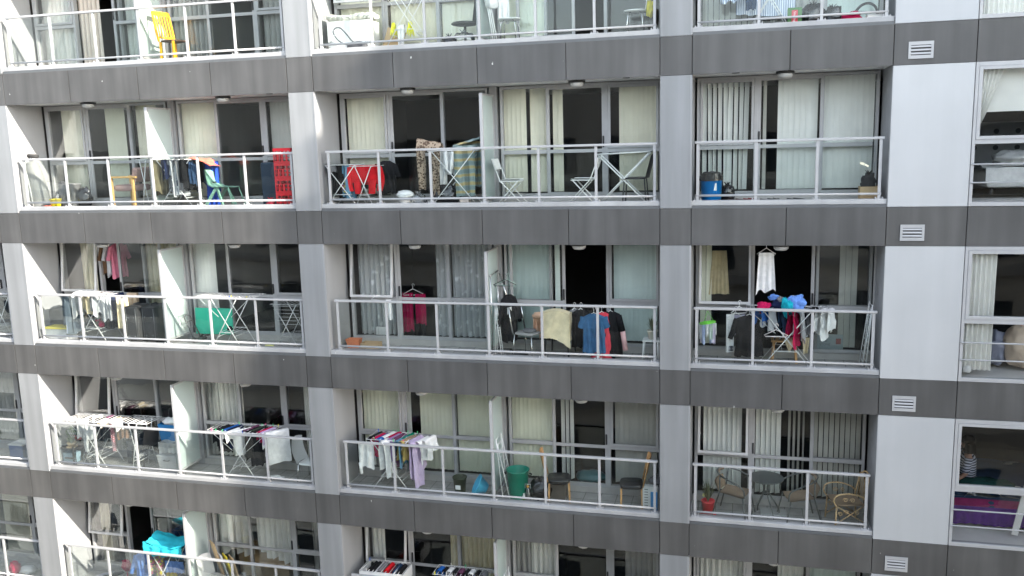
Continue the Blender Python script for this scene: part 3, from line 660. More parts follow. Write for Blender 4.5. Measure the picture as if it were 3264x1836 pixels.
def airer(row, x, y, label, L=.62, D=.5, H=.92, spread=.5, rz=0., wing=.0, mat=None, low=True, xleg=True, tilt=0., wdrop=0., z=0.):
    """folding clothes airer: two crossed leg frames, a top deck of thin rods and optional wings"""
    mat = mat or WIRE; t = thing('clothes_airer', label, 'clothes airer', on(row, x, y, z), rz, 'folding clothes airers')
    d = D / 2; a = spread / 2; r = .0085
    for s in (-1, 1):       # each frame: U-shaped, front and back leg joined at top and foot
        m = MB()
        m.tube([(-s * a, -d, .005), (s * a * .92, -d + .0, H)], r); m.tube([(-s * a, d, .005), (s * a * .92, d, H)], r)
        m.tube([(s * a * .92, -d, H), (s * a * .92, d, H)], r); m.tube([(-s * a * .55, -d, H * .22), (-s * a * .55, d, H * .22)], r * .7)
        m.build('leg_frame', mat, t)
    m = MB(); m.tube([(-L / 2, -d, H + .01), (L / 2, -d, H + .01)], r * .8); m.tube([(-L / 2, d, H + .01), (L / 2, d, H + .01)], r * .8)
    n = max(4, int(L / .085))
    for k in range(n + 1):
        xx = -L / 2 + L * k / n; m.tube([(xx, -d, H + .012), (xx, d, H + .012)], .0042, 6)
    m.build('top_rods', mat, t)
    if wing:
        for s in (-1, 1):
            m = MB(); x0 = s * L / 2; x1 = s * (L / 2 + wing); z1 = H + .012 - wdrop
            m.tube([(x0, -d, H + .01), (x1, -d, z1)], r * .8); m.tube([(x0, d, H + .01), (x1, d, z1)], r * .8)
            for k in range(1, 5):
                f_ = k / 4; m.tube([(x0 + (x1 - x0) * f_, -d, H + .01 + (z1 - H) * f_), (x0 + (x1 - x0) * f_, d, H + .01 + (z1 - H) * f_)], .0042, 6)
            m.tube([(s * (L / 2 + wing * .75), -d, H - .0 - wdrop * .75), (s * a * .45, -d, H * .62)], r * .6)
            m.build('wing', mat, t)
    if low:
        m = MB()
        m.tube([(-a * .5, -d, H * .3), (a * .5, -d, H * .3)], .006); m.tube([(-a * .5, d, H * .3), (a * .5, d, H * .3)], .006)
        for k in range(4): m.tube([(-a * .5 + a * k / 3, -d, H * .3), (-a * .5 + a * k / 3, d, H * .3)], .004, 6)
        m.build('lower_rods', mat, t)
    return t
def folded_airer(row, x, y, label, w=.5, h=1.05, lean=.1, rz=0., gap=.06):
    """airer folded flat: two tall ladder frames leaning together"""
    t = thing('folded_airer', label, 'clothes airer', on(row, x, y), rz, 'folding clothes airers')
    for s in (0, 1):
        m = MB(); hh = h * (1 - .08 * s); o = gap * s
        A = lambda yy, z: (lean * z / h + o * (1 - z / h), yy, z)
        m.tube([A(-w / 2, .01), A(-w / 2, hh)], .009); m.tube([A(w / 2, .01), A(w / 2, hh)], .009)
        for k in range(9): m.tube([A(-w / 2, .12 + (hh - .14) * k / 8), A(w / 2, .12 + (hh - .14) * k / 8)], .0045, 6)
        m.build('leg_frame', WIRE, t)
    return t
def bucket(name, label, cat, row, x, y, r0, r1, h, mat, rz=0., lip=.012, ribs=0, handle=None, parts=(), tip=None, group=None, z=0.):
    t = thing(name, label, cat, on(row, x, y, z), rz, group); th = .006
    fn = (lambda a, zz: 1 + .018 * (1 if cos(ribs * a) > .35 else 0) * (0 if zz > h * .86 else 1)) if ribs else None
    R = tip
    MB().lathe([(r0 * .96, .0), (r0, .008), (r1, h - .02), (r1 + lip, h - .018), (r1 + lip, h), (r1 - th, h), (r0 - th, .014), (.0001, .013)], (0, 0, 0), 48 if ribs else 28, R=R, fn=fn).build('body', mat, t)
    if handle == 'bail':
        m = MB(); m.tube([(r1 * cos(q), r1 * sin(q) * .4 - .01, h * .95 - .09 * sin(q)) for q in [pi * k / 10 for k in range(11)]], .004, 6); m.build('handle', BPLA, t)
    if handle == 'side':
        for s in (-1, 1):
            m = MB(); m.tube([(s * r1, -.05, h * .86), (s * (r1 + .05), -.04, h * .84), (s * (r1 + .05), .04, h * .84), (s * r1, .05, h * .86)], .012, 8); m.build('handle', BPLA, t)
    return t
def box_thing(name, label, cat, row, x, y, w, d, h, mat, rz=0., lid=None, lidm=None, handle=False, z=0., group=None, open_=False, taper=0.):
    t = thing(name, label, cat, on(row, x, y, z), rz, group)
    m = MB(); k = taper
    vs = [(-w / 2 + k, -d / 2 + k, 0), (w / 2 - k, -d / 2 + k, 0), (w / 2 - k, d / 2 - k, 0), (-w / 2 + k, d / 2 - k, 0), (-w / 2, -d / 2, h), (w / 2, -d / 2, h), (w / 2, d / 2, h), (-w / 2, d / 2, h)]
    fs = [(3, 2, 1, 0), (0, 1, 5, 4), (1, 2, 6, 5), (2, 3, 7, 6), (3, 0, 4, 7)]
    m.add(vs, fs if open_ else fs + [(4, 5, 6, 7)])
    if open_: m.add([(v[0] * .97, v[1] * .96, max(v[2], .01)) for v in vs], [(0, 1, 2, 3), (4, 5, 1, 0), (5, 6, 2, 1), (6, 7, 3, 2), (7, 4, 0, 3)])
    m.build('body', mat, t, bevel=.006 if not open_ else 0)
    if lid: MB().box(-w / 2 - .012, w / 2 + .012, -d / 2 - .012, d / 2 + .012, h + .001, h + .03).build('lid', lidm or mat, t, bevel=.006)
    if handle: MB().tube([(-.06, -d / 2 - .004, h - .06), (-.06, -d / 2 - .03, h - .07), (.06, -d / 2 - .03, h - .07), (.06, -d / 2 - .004, h - .06)], .008).build('handle', BPLA, t)
    return t
def bag(name, label, row, x, y, r, mat, seed=1, knot=True, z=0., group=None, amp=.2):
    m = MB().lump((0, 0, r[2] * .85), r, seed, amp, 2.6, 26, floor=0.0)
    if knot:
        for k in range(5):
            a = k * 1.26 + seed; m.tube([(0, 0, r[2] * 1.65), (.03 * cos(a), .03 * sin(a), r[2] * 1.65 + .05), (.06 * cos(a), .06 * sin(a), r[2] * 1.65 + .075)], .012, 6, r2=.004)
    o = m.build(name, mat); o.location = on(row, x, y, z); return tag(o, label, 'bag', group)
def legs4(t, w, d, h, r, mat, splay=.03, r2=None, square=False):
    for sx in (-1, 1):
        for sy in (-1, 1):
            m = MB(); p = (sx * (w / 2 + splay), sy * (d / 2 + splay), 0); q = (sx * w / 2, sy * d / 2, h)
            if square: m.bar(p, q, r * 2)
            else: m.tube([p, q], r, 8, r2=r2)
            m.build('leg', mat, t)
def chair(row, x, y, label, rz=0., seat=(.42, .42, .45), mat=None, legm=None, seatm=None, back='panel', bh=.45, lean=.10, legr=.012, splay=.03, square=False, bw=None, seat_th=.03, group=None, bend=0.):
    """side chair; the sitter faces local +x, the backrest stands at -x"""
    t = thing('chair', label, 'chair', on(row, x, y), rz, group); w, d, h = seat; mat = mat or WPLA; legm = legm or mat; seatm = seatm or mat; bw = bw or d * .95
    def sf(u, v):
        a = 2 * pi * u; k = .5; ex = abs(cos(a)) ** k * (1 if cos(a) > 0 else -1); ey = abs(sin(a)) ** k * (1 if sin(a) > 0 else -1)
        s = [0.0001, .94, 1, 1, .96, .0001][int(round(v * 5))]; z = [h - seat_th, h - seat_th, h - seat_th * .7, h - seat_th * .3, h, h - .006][int(round(v * 5))]
        return Vector((ex * w / 2 * s, ey * d / 2 * s, z))
    MB().grid(sf, 28, 5, wrap=True).build('seat', seatm, t)
    legs4(t, w * .86, d * .86, h - seat_th + .002, legr, legm, splay, square=square)
    X0 = -w / 2; top = h + bh; P = lambda yy, z: (X0 - lean * (z - h) / bh + bend * sin(pi * (z - h) / bh), yy, z)
    if back == 'panel':
        m = MB()
        for s in (0, 1):
            m.grid(lambda u, v, s=s: Vector(P((u - .5) * bw * (1 - .12 * v ** 3), h - .01 + (bh + .01) * v)) + Vector((-.04 * (1 - (2 * u - 1) ** 2) + s * .012, 0, .03 * (1 - (2 * u - 1) ** 2) * (v > .99))), 10, 8)
        m.build('backrest', mat, t)
    elif back == 'slats':
        m = MB()
        for s in (-1, 1): m.bar(P(s * bw / 2, h - .02), P(s * bw / 2, top), .03)
        m.bar(P(-bw / 2, top - .03), P(bw / 2, top - .03), .02, .08); m.bar(P(-bw / 2, h + .06), P(bw / 2, h + .06), .02, .03)
        for k in range(5): yy = -bw / 2 + bw * (k + 1) / 6; m.bar(P(yy, h + .06), P(yy, top - .05), .012, .022)
        m.build('backrest', mat, t)
    elif back == 'uprights':
        m = MB()
        for s in (-1, 1): m.tube([P(s * bw / 2, h - .03), P(s * bw / 2, h + bh * .5), P(s * bw / 2 * .98, top)], .014, 8)
        m.build('backrest_frame', legm, t)
        m = MB()
        for s in (0, 1): m.grid(lambda u, v, s=s: Vector(P((u - .5) * bw, h + bh * .42 + bh * .6 * v)) + Vector((-.03 * (1 - (2 * u - 1) ** 2) - s * .014, 0, 0)), 10, 5)
        m.build('backrest', mat, t)
    return t
def folding_chair(row, x, y, label, rz=0.):
    t = thing('folding_chair', label, 'folding chair', on(row, x, y), rz, 'white folding chairs'); w = .40
    MB().grid(lambda u, v: Vector((-.16 + .36 * v, (u - .5) * .38, .435 + .02 * (2 * u - 1) ** 2)), 8, 6).grid(lambda u, v: Vector((-.16 + .36 * v, (u - .5) * .38, .415)), 8, 6).box(-.165, .205, -.19, .19, .412, .432).build('seat', WPLA, t, bevel=.008)
    bk = MB().box(-.013, .013, -.19, .19, -.10, .10).build('backrest', WPLA, t, bevel=.01)
    bk.location = (-.255, 0, .72); bk.rotation_euler = (0, -.32, 0)
    for s in (-1, 1):
        MB().tube([(.27, s * .2, 0), (-.14, s * .2, .43), (-.28, s * .2, .80)], .011).build('leg', WPLA, t)
        MB().tube([(-.22, s * .18, 0), (.17, s * .18, .42)], .011).build('leg', WPLA, t)
    MB().tube([(.225, -.2, .045), (.225, .2, .045)], .008).tube([(-.17, -.18, .055), (-.17, .18, .055)], .008).build('crossbar', WPLA, t)
    return t
def bistro_chair(row, x, y, label, rz=0.):
    """tubular tub chair: a bent arm hoop, woven seat, four splayed legs"""
    t = thing('bistro_chair', label, 'garden chair', on(row, x, y), rz, 'tubular garden chairs'); tub = M('grey_tube', (.10, .105, .10), .4, metal=.3); wk = M('tan_weave', (.26, .19, .13), .8, bump=.6, bscale=90)
    hoop = [(.26, -.25, .44), (.24, -.27, .60), (.05, -.28, .70), (-.16, -.23, .76), (-.27, -.10, .79), (-.29, 0, .80), (-.27, .10, .79), (-.16, .23, .76), (.05, .28, .70), (.24, .27, .60), (.26, .25, .44)]
    MB().tube(smooth(hoop), .014, 8).build('arm_hoop', tub, t)
    MB().tube([(-.24, -.12, .775), (-.265, 0, .785), (-.24, .12, .775)], .022, 8).build('wrapped_grip', wk, t)
    m = MB()
    for s in (0, 1): m.grid(lambda u, v, s=s: Vector((-.2 + .42 * v, (u - .5) * (.44 - .06 * (1 - v)), .43 - .02 * sin(pi * u) - s * .018 + .03 * (1 - v))), 8, 8)
    m.build('seat', wk, t)
    m = MB()
    for s in (0, 1): m.grid(lambda u, v, s=s: Vector((-.2 - .07 * v - .03 * sin(pi * u) - s * .012, (u - .5) * (.38 + .04 * v), .44 + .20 * v)), 8, 5)
    m.build('backrest', wk, t)
    for sy in (-1, 1):
        MB().tube([(.30, sy * .27, 0), (.22, sy * .22, .42)], .013).build('leg', tub, t)
        MB().tube([(-.32, sy * .24, 0), (-.20, sy * .18, .44), (-.18, sy * .235, .75)], .013).build('leg', tub, t)
    return t
def round_stool(row, x, y, label, rz=0., back=False, h=.45):
    t = thing('cafe_chair' if back else 'stool', label, 'chair' if back else 'stool', on(row, x, y), rz, 'white round seats on thin legs')
    MB().lathe([(.0001, h - .03), (.18, h - .03), (.2, h - .015), (.2, h - .002), (.19, h), (.0001, h - .006)], (0, 0, 0), 28).build('seat', WPLA, t)
    for k in range(4):
        a = pi / 4 + k * pi / 2; MB().tube([(.21 * cos(a), .21 * sin(a), 0), (.165 * cos(a), .165 * sin(a), h - .08), (.11 * cos(a), .11 * sin(a), h - .032)], .009).build('leg', CHROME, t)
    if back:
        m = MB(); m.tube([(-.17, -.12, h - .03), (-.22, -.14, h + .25), (-.24, -.10, h + .4), (-.25, 0, h + .43), (-.24, .10, h + .4), (-.22, .14, h + .25), (-.17, .12, h - .03)], .01); m.build('backrest', WPLA, t)
    return t
def suitcase(row, x, y, label, w=.30, d=.5, h=.74, rz=0.):
    t = thing('suitcase', label, 'suitcase', on(row, x, y), rz, 'dark suitcases'); sm = M('suitcase_fabric', (.035, .034, .036), .75, bump=.5, bscale=120)
    MB().box(-w / 2, w / 2, -d / 2, d / 2, .045, h).build('body', sm, t, bevel=.03)
    MB().tube([(-.02, -.09, h), (-.02, -.08, h + .035), (-.02, .08, h + .035), (-.02, .09, h)], .012).build('handle', BPLA, t)
    MB().tube([(w / 2 - .04, -d / 2 - .001, .08), (w / 2 - .04, -d / 2 - .001, h - .04)], .006).tube([(-w / 2 + .04, -d / 2 - .001, .08), (-w / 2 + .04, -d / 2 - .001, h - .04)], .006).build('zip', M('zip_metal', (.2, .2, .2), .4, metal=.7), t)
    for sx in (-1, 1):
        for zz in (.17, .55): MB().lathe([(.014, 0), (.010, .012)], (sx * w * .22, -d / 2, zz), 10, R=Rx(pi / 2)).build('stud', CHROME, t)
        for sy in (-1, 1): MB().lathe([(.022, -.012), (.022, .012)], (sx * w * .35, sy * d * .4, .022), 12, R=Rx(pi / 2)).build('wheel', BPLA, t)
    return t
def crate(row, x, y, k, label):
    """plastic bottle crate with punched walls"""
    w, d, h, t_ = .36, .34, .272, .012; z = k * .277
    t = thing('crate', label, 'crate', on(row, x, y, z), 0, 'red crates stacked at the end of the balcony'); rm = M('red_plastic', (.62, .012, .025), .38, var=.06)
    MB().box(-w / 2 + t_, w / 2 - t_, -d / 2 + t_, d / 2 - t_, .002, .02).build('base', rm, t)
    rows_ = [(.0, .028), (.082, .095), (.15, .165), (.222, .272)]
    for sx, sy, L in ((0, -1, w), (0, 1, w), (-1, 0, d), (1, 0, d)):
        m = MB(); T = lambda a0, a1, z0, z1: m.box(*((a0, a1, sy * (d / 2) - t_ * (sy > 0), sy * (d / 2) + t_ * (sy < 0)) if sy else (sx * (w / 2) - t_ * (sx > 0), sx * (w / 2) + t_ * (sx < 0), a0, a1)), z0, z1)
        q = L / 2 if sy else L / 2 - t_
        for z0, z1 in rows_: T(-q, q, z0, z1)
        for (z0, z1), n, wd in (((.028, .082), 4, .018), ((.095, .15), 4, .018)):
            for i in range(n + 1): c = -q + 2 * q * i / n; T(max(-q, c - wd), min(q, c + wd), z0, z1)
        T(-q, -q + .035, .165, .222); T(q - .035, q, .165, .222); T(-.085, -.065, .165, .222); T(.065, .085, .165, .222)
        m.build('side_wall', rm, t)
    return t
def shoes(row, x, y, label, mat, sole=None, n=1, rz=0., size=.27, group=None):
    for i in range(2):
        t = MB(); t.cur = 0
        t.grid(lambda u, v: Vector(((-.5 + v) * size, .045 * cos(2 * pi * u) * (1 - .35 * (2 * v - 1) ** 4) * min(1, 3.2 * min(v, 1 - v) + .25), .02 + (.045 * max(0, sin(2 * pi * u))) * (1.25 - .8 * v))), 14, 10, wrap=True)
        t.cur = 1; t.box(-size / 2, size / 2, -.042, .042, 0, .018)
        o = t.build('shoe', [mat, sole or WPLA]); o.location = on(row, x + i * .12 * sin(rz + .9), y + i * .10); o.rotation_euler = (0, 0, rz + i * .2)
        tag(o, label + (', left of its pair' if i == 0 else ', right of its pair'), 'shoe', group or 'shoes left on the balcony floors')
def leaves(mb, n, h, spread, w, seed, base=0., droop=.4, lo=.2):
    r = random.Random(seed)
    for i in range(n):
        a = r.uniform(0, 2 * pi); L = h * r.uniform(.7, 1.1); e = r.uniform(lo, 1.) * spread
        pts = [Vector((cos(a) * e * s, sin(a) * e * s, base + L * s - droop * L * s * s * e / max(.05, spread))) for s in (0, .35, .7, 1)]
        side = Vector((-sin(a), cos(a), 0)); ws = (w * .5, w, w * .7, .001); vs = []
        for p, q in zip(pts, ws): vs += [p - side * q, p + side * q]
        mb.add(vs, [(0, 1, 3, 2), (2, 3, 5, 4), (4, 5, 7, 6)], True)
    return mb
def pot_plant(name, label, row, x, y, z, r, h, potm, leafm, n=26, lh=.2, sp=.12, lw=.012, seed=1, saucer=False, droop=.4):
    t = thing(name, label, 'potted plant', on(row, x, y, z)); b = .012 if saucer else 0
    if saucer: MB().lathe([(r * 1.1, 0), (r * 1.3, .012), (r * 1.28, .016), (.001, .006)], (0, 0, 0), 20).build('saucer', potm, t)
    MB().lathe([(r * .72, b), (r, h - .02), (r * 1.08, h - .02), (r * 1.08, h), (r * .95, h), (r * .9, h - .03), (.001, h - .03)], (0, 0, 0), 22).build('pot', potm, t)
    leaves(MB(), n, lh, sp, lw, seed, h - .03, droop).build('foliage', leafm, t); return t
LEAF = M('leaf', (.07, .15, .035), .6, var=.3, scale=25, trans=.2); LEAFD = M('dull_leaf', (.12, .13, .07), .7, var=.3, scale=25, trans=.2)
# ================================================================== ROW 1 (top)
chair(1, 3.60, .50, 'bright yellow painted wooden chair with slatted back and dark seat', rz=-.25, seat=(.40, .40, .44), mat=M('yellow_paint', (.85, .40, .01), .45), seatm=M('dark_seat', (.10, .06, .04), .6), back='slats', bh=.55, lean=.12, legr=.018, square=True, splay=.005)
box_thing('carton', 'big white cardboard carton standing under bubble wrap', 'box', 1, 7.33, .5, .80, .48, .56, M('white_carton', (.72, .72, .70), .7), z=0)
m = MB()
for k in range(9): m.lump((-.40 + .1 * k, .03 * sin(k * 2), .06 + .015 * cos(k)), (.09, .17, .06), k + 3, .25, 3)
o = m.build('bubble_wrap', M('cream_wrap', (.78, .76, .68), .35, bump=.8)); o.location = on(1, 7.33, .5, .57); tag(o, 'crumpled cream bubble wrap heaped on the white carton', 'packaging')
t = thing('vacuum_cleaner', 'dark vacuum cleaner with a curled grey hose in front of the white carton', 'vacuum cleaner', on(1, 7.45, .27))
MB().lump((.05, 0, .10), (.20, .10, .10), 5, .06, 2, floor=0).build('body', M('vacuum_grey', (.10, .10, .11), .35), t)
MB().tube(smooth([(.0 + .0, 0, .16), (-.12, .0, .14), (-.30, 0, .22), (-.40, 0, .36), (-.36, 0, .44), (-.26, 0, .44), (-.16, 0, .34), (-.04, 0, .20), (.10, 0, .13), (.22, 0, .18)]), .018, 10).build('hose', M('hose_grey', (.16, .16, .17), .5), t)
bag('carrier_bag', 'clear plastic bag of bits beside the vacuum cleaner hose', 1, 7.0, .28, (.12, .09, .12), CBAG, 2)
folded = airer(1, 8.42, .45, 'topmost white airer with yellow rubber gloves pegged on it', L=.60, D=.42, H=1.15, spread=.78, wing=.3, wdrop=-.05)
for x, n in ((8.19, 'left'), (8.50, 'right')):
    def gl(m, x=x):
        for k in range(5): m.tube([(0, (k - 2) * .018, .0), ((k - 2) * .012, (k - 2) * .03, -.10 - .03 * (k % 2)), ((k - 2) * .02, (k - 2) * .035, -.18 - .02 * (k % 3))], .017, 7, r2=.009)
        m.lump((0, 0, -.02), (.04, .05, .06), 3, .2, 3, 12)
    garment('rubber_gloves', f'yellow rubber gloves hanging on the {n} side of the topmost white airer', 'gloves', gl, M('yellow_rubber', (.80, .80, .02), .4), on(1, x, .30, .44))
garment('white_cloth', 'narrow white cloth hanging between the yellow gloves', 'cloth', lambda m: over_rod(m, (-.06, 0), (.06, 0), 0, .38, .2, 3, amp=.02), CL('white'), on(1, 8.34, .28, .42))
b_ = box_thing('cardboard_box', 'flattened brown cardboard box leaning by the topmost white airer', 'box', 1, 7.98, .62, .34, .08, .42, CARD); b_.rotation_euler = (-.1, .32, .2)
t = thing('office_chair', 'dark office swivel chair beside the dividing screen on the top floor', 'chair', on(1, 9.42, .58)); of = M('office_grey', (.05, .048, .045), .7)
MB().lump((0, 0, .42), (.25, .24, .045), 2, .04, 2).build('seat', of, t)
MB().grid(lambda u, v: Vector((.16 + .07 * v + .04 * (2 * u - 1) ** 2 - .0, (u - .5) * (.40 - .08 * v), .44 + .55 * v)), 8, 8).grid(lambda u, v: Vector((.19 + .07 * v + .04 * (2 * u - 1) ** 2, (u - .5) * (.40 - .08 * v), .44 + .55 * v)), 8, 8).build('backrest', of, t)
MB().tube([(0, 0, .08), (0, 0, .40)], .025).build('gas_column', CHROME, t)
for k in range(5): a = k * 2 * pi / 5; MB().tube([(0, 0, .10), (.26 * cos(a), .26 * sin(a), .05)], .018, 8, r2=.012).lathe([(.022, -.02), (.022, .02)], (.26 * cos(a), .26 * sin(a), .025), 10, R=Rx(pi / 2)).build('leg', BPLA, t)
bag('carrier_bag', 'pale carrier bags stuffed under the dark office chair', 1, 9.42, .42, (.22, .10, .14), CBAG, 4)
bag('bin_bag', 'small black bag on the floor under the dark office chair', 1, 9.20, .34, (.13, .10, .10), BAG, 6)
round_stool(1, 10.25, .5, 'white round stool on thin metal legs right of the top floor screen')
t = thing('pole_bundle', 'bundle of thin white poles leaning on the top floor screen', 'poles', on(1, 10.0, .35))
for k in range(3): MB().tube([(.03 * k, .02 * k, 0), (-.13 + .02 * k, .05, .80 + .06 * k)], .011).build('pole', WPLA, t)
garment('white_towel', 'white towel hanging behind the top floor white stool', 'towel', lambda m: over_rod(m, (-.08, 0), (.09, .02), 0, .40, .3, 5, amp=.02, taper=-.2), CL('white'), on(1, 10.12, .62, .78))
bag('plastic_bag', 'bulging white plastic bag hung high beside the top floor poles', 1, 9.96, .42, (.12, .1, .17), M('white_bag', (.75, .74, .74), .4), 8, z=.62)
box_thing('white_box', 'small white open box on the floor inside the top floor room', 'box', 1, 11.17, 1.42, .17, .2, .22, WPLA, open_=True)
round_stool(1, 12.42, .5, 'white cafe chair with thin legs at the right end of the top middle balcony', rz=pi, back=True)
garment('yellow_bag', 'yellow cloth bag hanging over the cafe chair on the top floor', 'bag', lambda m: m.lump((0, 0, 0), (.07, .06, .13), 4, .3, 3), M('yellow_bag', (.55, .48, .04), .6), on(1, 12.66, .42, .46))
# bay E
garment('striped_sheet', 'blue and white striped sheet trailing from the top right airer', 'sheet', lambda m: sheet(m, (-.28, -.02), (.30, .04), .6, .08, 3, .05, 2, taper=.45, hem=.12), STRIPE, on(1, 13.95, .33, .42))
garment('striped_sheet', 'second blue striped sheet draped behind the top right crossed legs', 'sheet', lambda m: sheet(m, (-.46, 0), (.46, .04), .75, .16, 5, .03, 7, hem=.05, zslope=-.08), STRIPE, on(1, 14.5, .62, .10))
garment('dark_cloth', 'dark navy cloth hanging between the two striped sheets', 'cloth', lambda m: sheet(m, (-.10, 0), (.12, .02), .7, .22, 2, .03, 9, taper=.3), CL('dblue'), on(1, 14.26, .45, .12))
airer(1, 14.55, .40, 'top right white airer carrying the striped sheets', L=.7, D=.34, H=.98, spread=.62, low=False)
t = box_thing('beer_carton', 'green and red drink carton standing by the crossed airer legs', 'box', 1, 14.93, .28, .21, .16, .30, M('green_carton', (.06, .17, .05), .5))
MB().box(-.045, .045, -.0835, -.081, .02, .26).build('red_label', M('red_label', (.62, .05, .08), .5), t)
def text(body, size, mat, parent, loc, rot, ext=.0006):
    c = bpy.data.curves.new('lettering', 'FONT'); c.body = body; c.size = size; c.extrude = ext; c.align_x = 'CENTER'; c.align_y = 'CENTER'
    tmp = bpy.data.objects.new('lettering', c); COL.objects.link(tmp); dg = bpy.context.evaluated_depsgraph_get(); me = bpy.data.meshes.new_from_object(tmp.evaluated_get(dg))
    bpy.data.objects.remove(tmp); me.materials.clear(); me.materials.append(mat); o = bpy.data.objects.new('lettering', me); COL.objects.link(o); o.parent = parent; o.location = loc; o.rotation_euler = rot; return o
text('Steinlager', .052, WPLA, t, (0, -.0852, .14), (pi / 2, pi / 2, 0))
bag('bin_bag', 'glossy black bag slumped in the middle of the top right balcony', 1, 15.22, .5, (.20, .16, .20), BAG, 11)
bag('bin_bag', 'second glossy black bag right of the green carton', 1, 15.52, .55, (.17, .15, .17), BAG, 12)
m = MB().lump((0, 0, .07), (.16, .10, .08), 3, .35, 3, floor=0).lump((.06, 0, .15), (.09, .07, .05), 8, .3, 3)
o = m.build('red_cloth', CL('crimson')); o.location = on(1, 15.75, .28); tag(o, 'crumpled red cloth on the top right balcony floor', 'cloth')
t = thing('hose', 'dark flexible hose arching over the white tray', 'hose', on(1, 16.0, .5)); MB().tube(smooth([(-.16, 0, .20), (-.06, 0, .31), (.06, 0, .33), (.15, 0, .26), (.18, 0, .12)]), .02, 8).build('hose_pipe', BPLA, t)
box_thing('white_tray', 'low white plastic tray in the corner of the top right balcony', 'box', 1, 16.14, .30, .30, .22, .13, WPLA, open_=True)

# ================================================================== ROW 2
t = thing('covered_item', 'tall grey covered item leaning in the sunny corner', 'covered furniture', on(2, .14, .45)); gs = M('grey_cover', (.22, .22, .21), .7, bump=.4)
MB().grid(lambda u, v: Vector((.24 * cos(2 * pi * u) * (1 - .45 * v ** 2) * (1 + .05 * sin(6 * pi * u)) - .10 * v, .20 * sin(2 * pi * u) * (1 - .4 * v), .01 + .92 * v)), 24, 10, wrap=True).lathe([(.13, .92), (.06, .97), (.001, .975)], (-.10, 0, 0), 16).build('cover', gs, t)
MB().tube([(-.20, -.02, 1.09), (.08, -.02, 1.07)], .04, 12).build('head_roll', M('foam_black', (.03, .03, .03), .8), t)
MB().tube([(-.1, -.0, .90), (-.08, -.02, 1.08)], .02).build('neck', CHROME, t)
MB().tube([(-.10, -.19, .85), (-.02, -.215, .5), (.02, -.21, .05)], .012).build('piping', WPLA, t)
bucket('bucket', 'yellow bucket with a handle on the sunny balcony', 'bucket', 2, .66, .30, .085, .105, .21, M('yellow_plastic', (.75, .60, .02), .4), handle='bail')
m = MB().lump((0, 0, .03), (.15, .08, .045), 3, .5, 4, floor=0); o = m.build('rag', CL('coral')); o.location = on(2, .52, .24); tag(o, 'crumpled red and pink rag beside the yellow bucket', 'cloth')
bag('bin_bag', 'upright dark bin liner behind the yellow bucket', 2, .62, .62, (.13, .13, .28), M('grey_liner', (.07, .07, .075), .35, bump=.6), 3)
bucket('rubbish_bin', 'grey cylindrical rubbish bin beside the dark liner', 'bin', 2, .86, .60, .12, .14, .50, M('bin_grey', (.17, .17, .17), .45))
bag('bin_bag', 'black knotted bag right of the grey cylindrical bin', 2, 1.12, .60, (.14, .12, .22), BAG, 5)
bag('carrier_bag', 'twisted clear bag standing on the yellow bucket side', 2, .52, .52, (.07, .06, .17), CBAG, 9)
t = thing('armchair', 'wooden armchair with mauve padded seat and back', 'armchair', on(2, 2.42, .50), -.1); pad = M('mauve_fabric', (.34, .23, .21), .9, bump=.4, bscale=80); wd = M('beech', (.55, .34, .13), .45, var=.15, scale=9)
for sy in (-1, 1):
    MB().bar((-.34, sy * .26, 0), (-.34, sy * .26, .60), .045).build('leg', wd, t); MB().bar((.20, sy * .26, 0), (.20, sy * .26, .60), .045).build('leg', wd, t)
    MB().box(-.38, .30, sy * .26 - .03, sy * .26 + .03, .60, .64).build('armrest', wd, t, bevel=.01)
MB().box(-.34, .20, -.235, .235, .34, .47).build('seat', pad, t, bevel=.05); MB().box(-.06, .06, -.24, .24, -.15, .15).build('backrest', pad, t, bevel=.05)
for c in t.children:
    if c.name.startswith('backrest'): c.location = (.20, 0, .66); c.rotation_euler = (0, .25, 0)
airer(2, 2.82, .42, 'thin white airer legs just left of the second row screen', L=.3, D=.3, H=.95, spread=.16, low=True)
# bay B of row 2
airer(2, 3.55, .45, 'white airer loaded with dark clothes beside the blue towel', L=.78, D=.5, H=.93, spread=.78)
dk = [('khaki', 3.18, .22, .62, 'khaki trousers'), ('black', 3.30, .5, .40, 'black top'), ('navy', 3.42, .3, .34, 'navy striped top'), ('black', 3.52, .55, .52, 'second black top'), ('lgrey', 3.56, .24, .68, 'long pale grey shirt'), ('grey', 3.68, .30, .58, 'dark grey shirt'),
      ('plum', 3.72, .5, .34, 'plum coloured top'), ('black', 3.82, .34, .55, 'third black top'), ('dblue', 3.90, .5, .50, 'dark blue top')]
for i, (c, x, y, l, n) in enumerate(dk):
    garment('laundry', f'{n} on the airer beside the blue towel', 'laundry', lambda m, i=i, l=l: over_rod(m, (-.06, -.17), (.08, .16), 0, l, l * .8, i + 1, amp=.03, taper=.2 * (i % 3 - 1), hem=.08, gap=.045), CL(c), on(2, x, .30 + .3 * (y > .4), .935))
for i, (c, x, y, w_, l, a, n) in enumerate([('khaki', 3.14, .34, .26, .66, .5, 'khaki jacket'), ('black', 3.24, .48, .30, .5, .8, 'black sweatshirt'), ('navy', 3.36, .30, .24, .36, .3, 'navy jersey'), ('grey', 3.50, .26, .22, .60, .2, 'charcoal grey shirt'), ('lgrey', 3.60, .24, .16, .66, .4, 'silver grey vest'), ('black', 3.70, .40, .34, .56, .7, 'black hooded top'), ('dblue', 3.86, .28, .22, .46, .2, 'blue and black top')]):
    garment('hung_top', f'{n} hung among the dark clothes beside the blue towel', 'laundry', lambda m, i=i, w_=w_, l=l, a=a: shirt(m, (0, 0, 0), w_, l, a, i + 5, sleeve=.2, depth=.06), CL(c), on(2, x, y, .92))
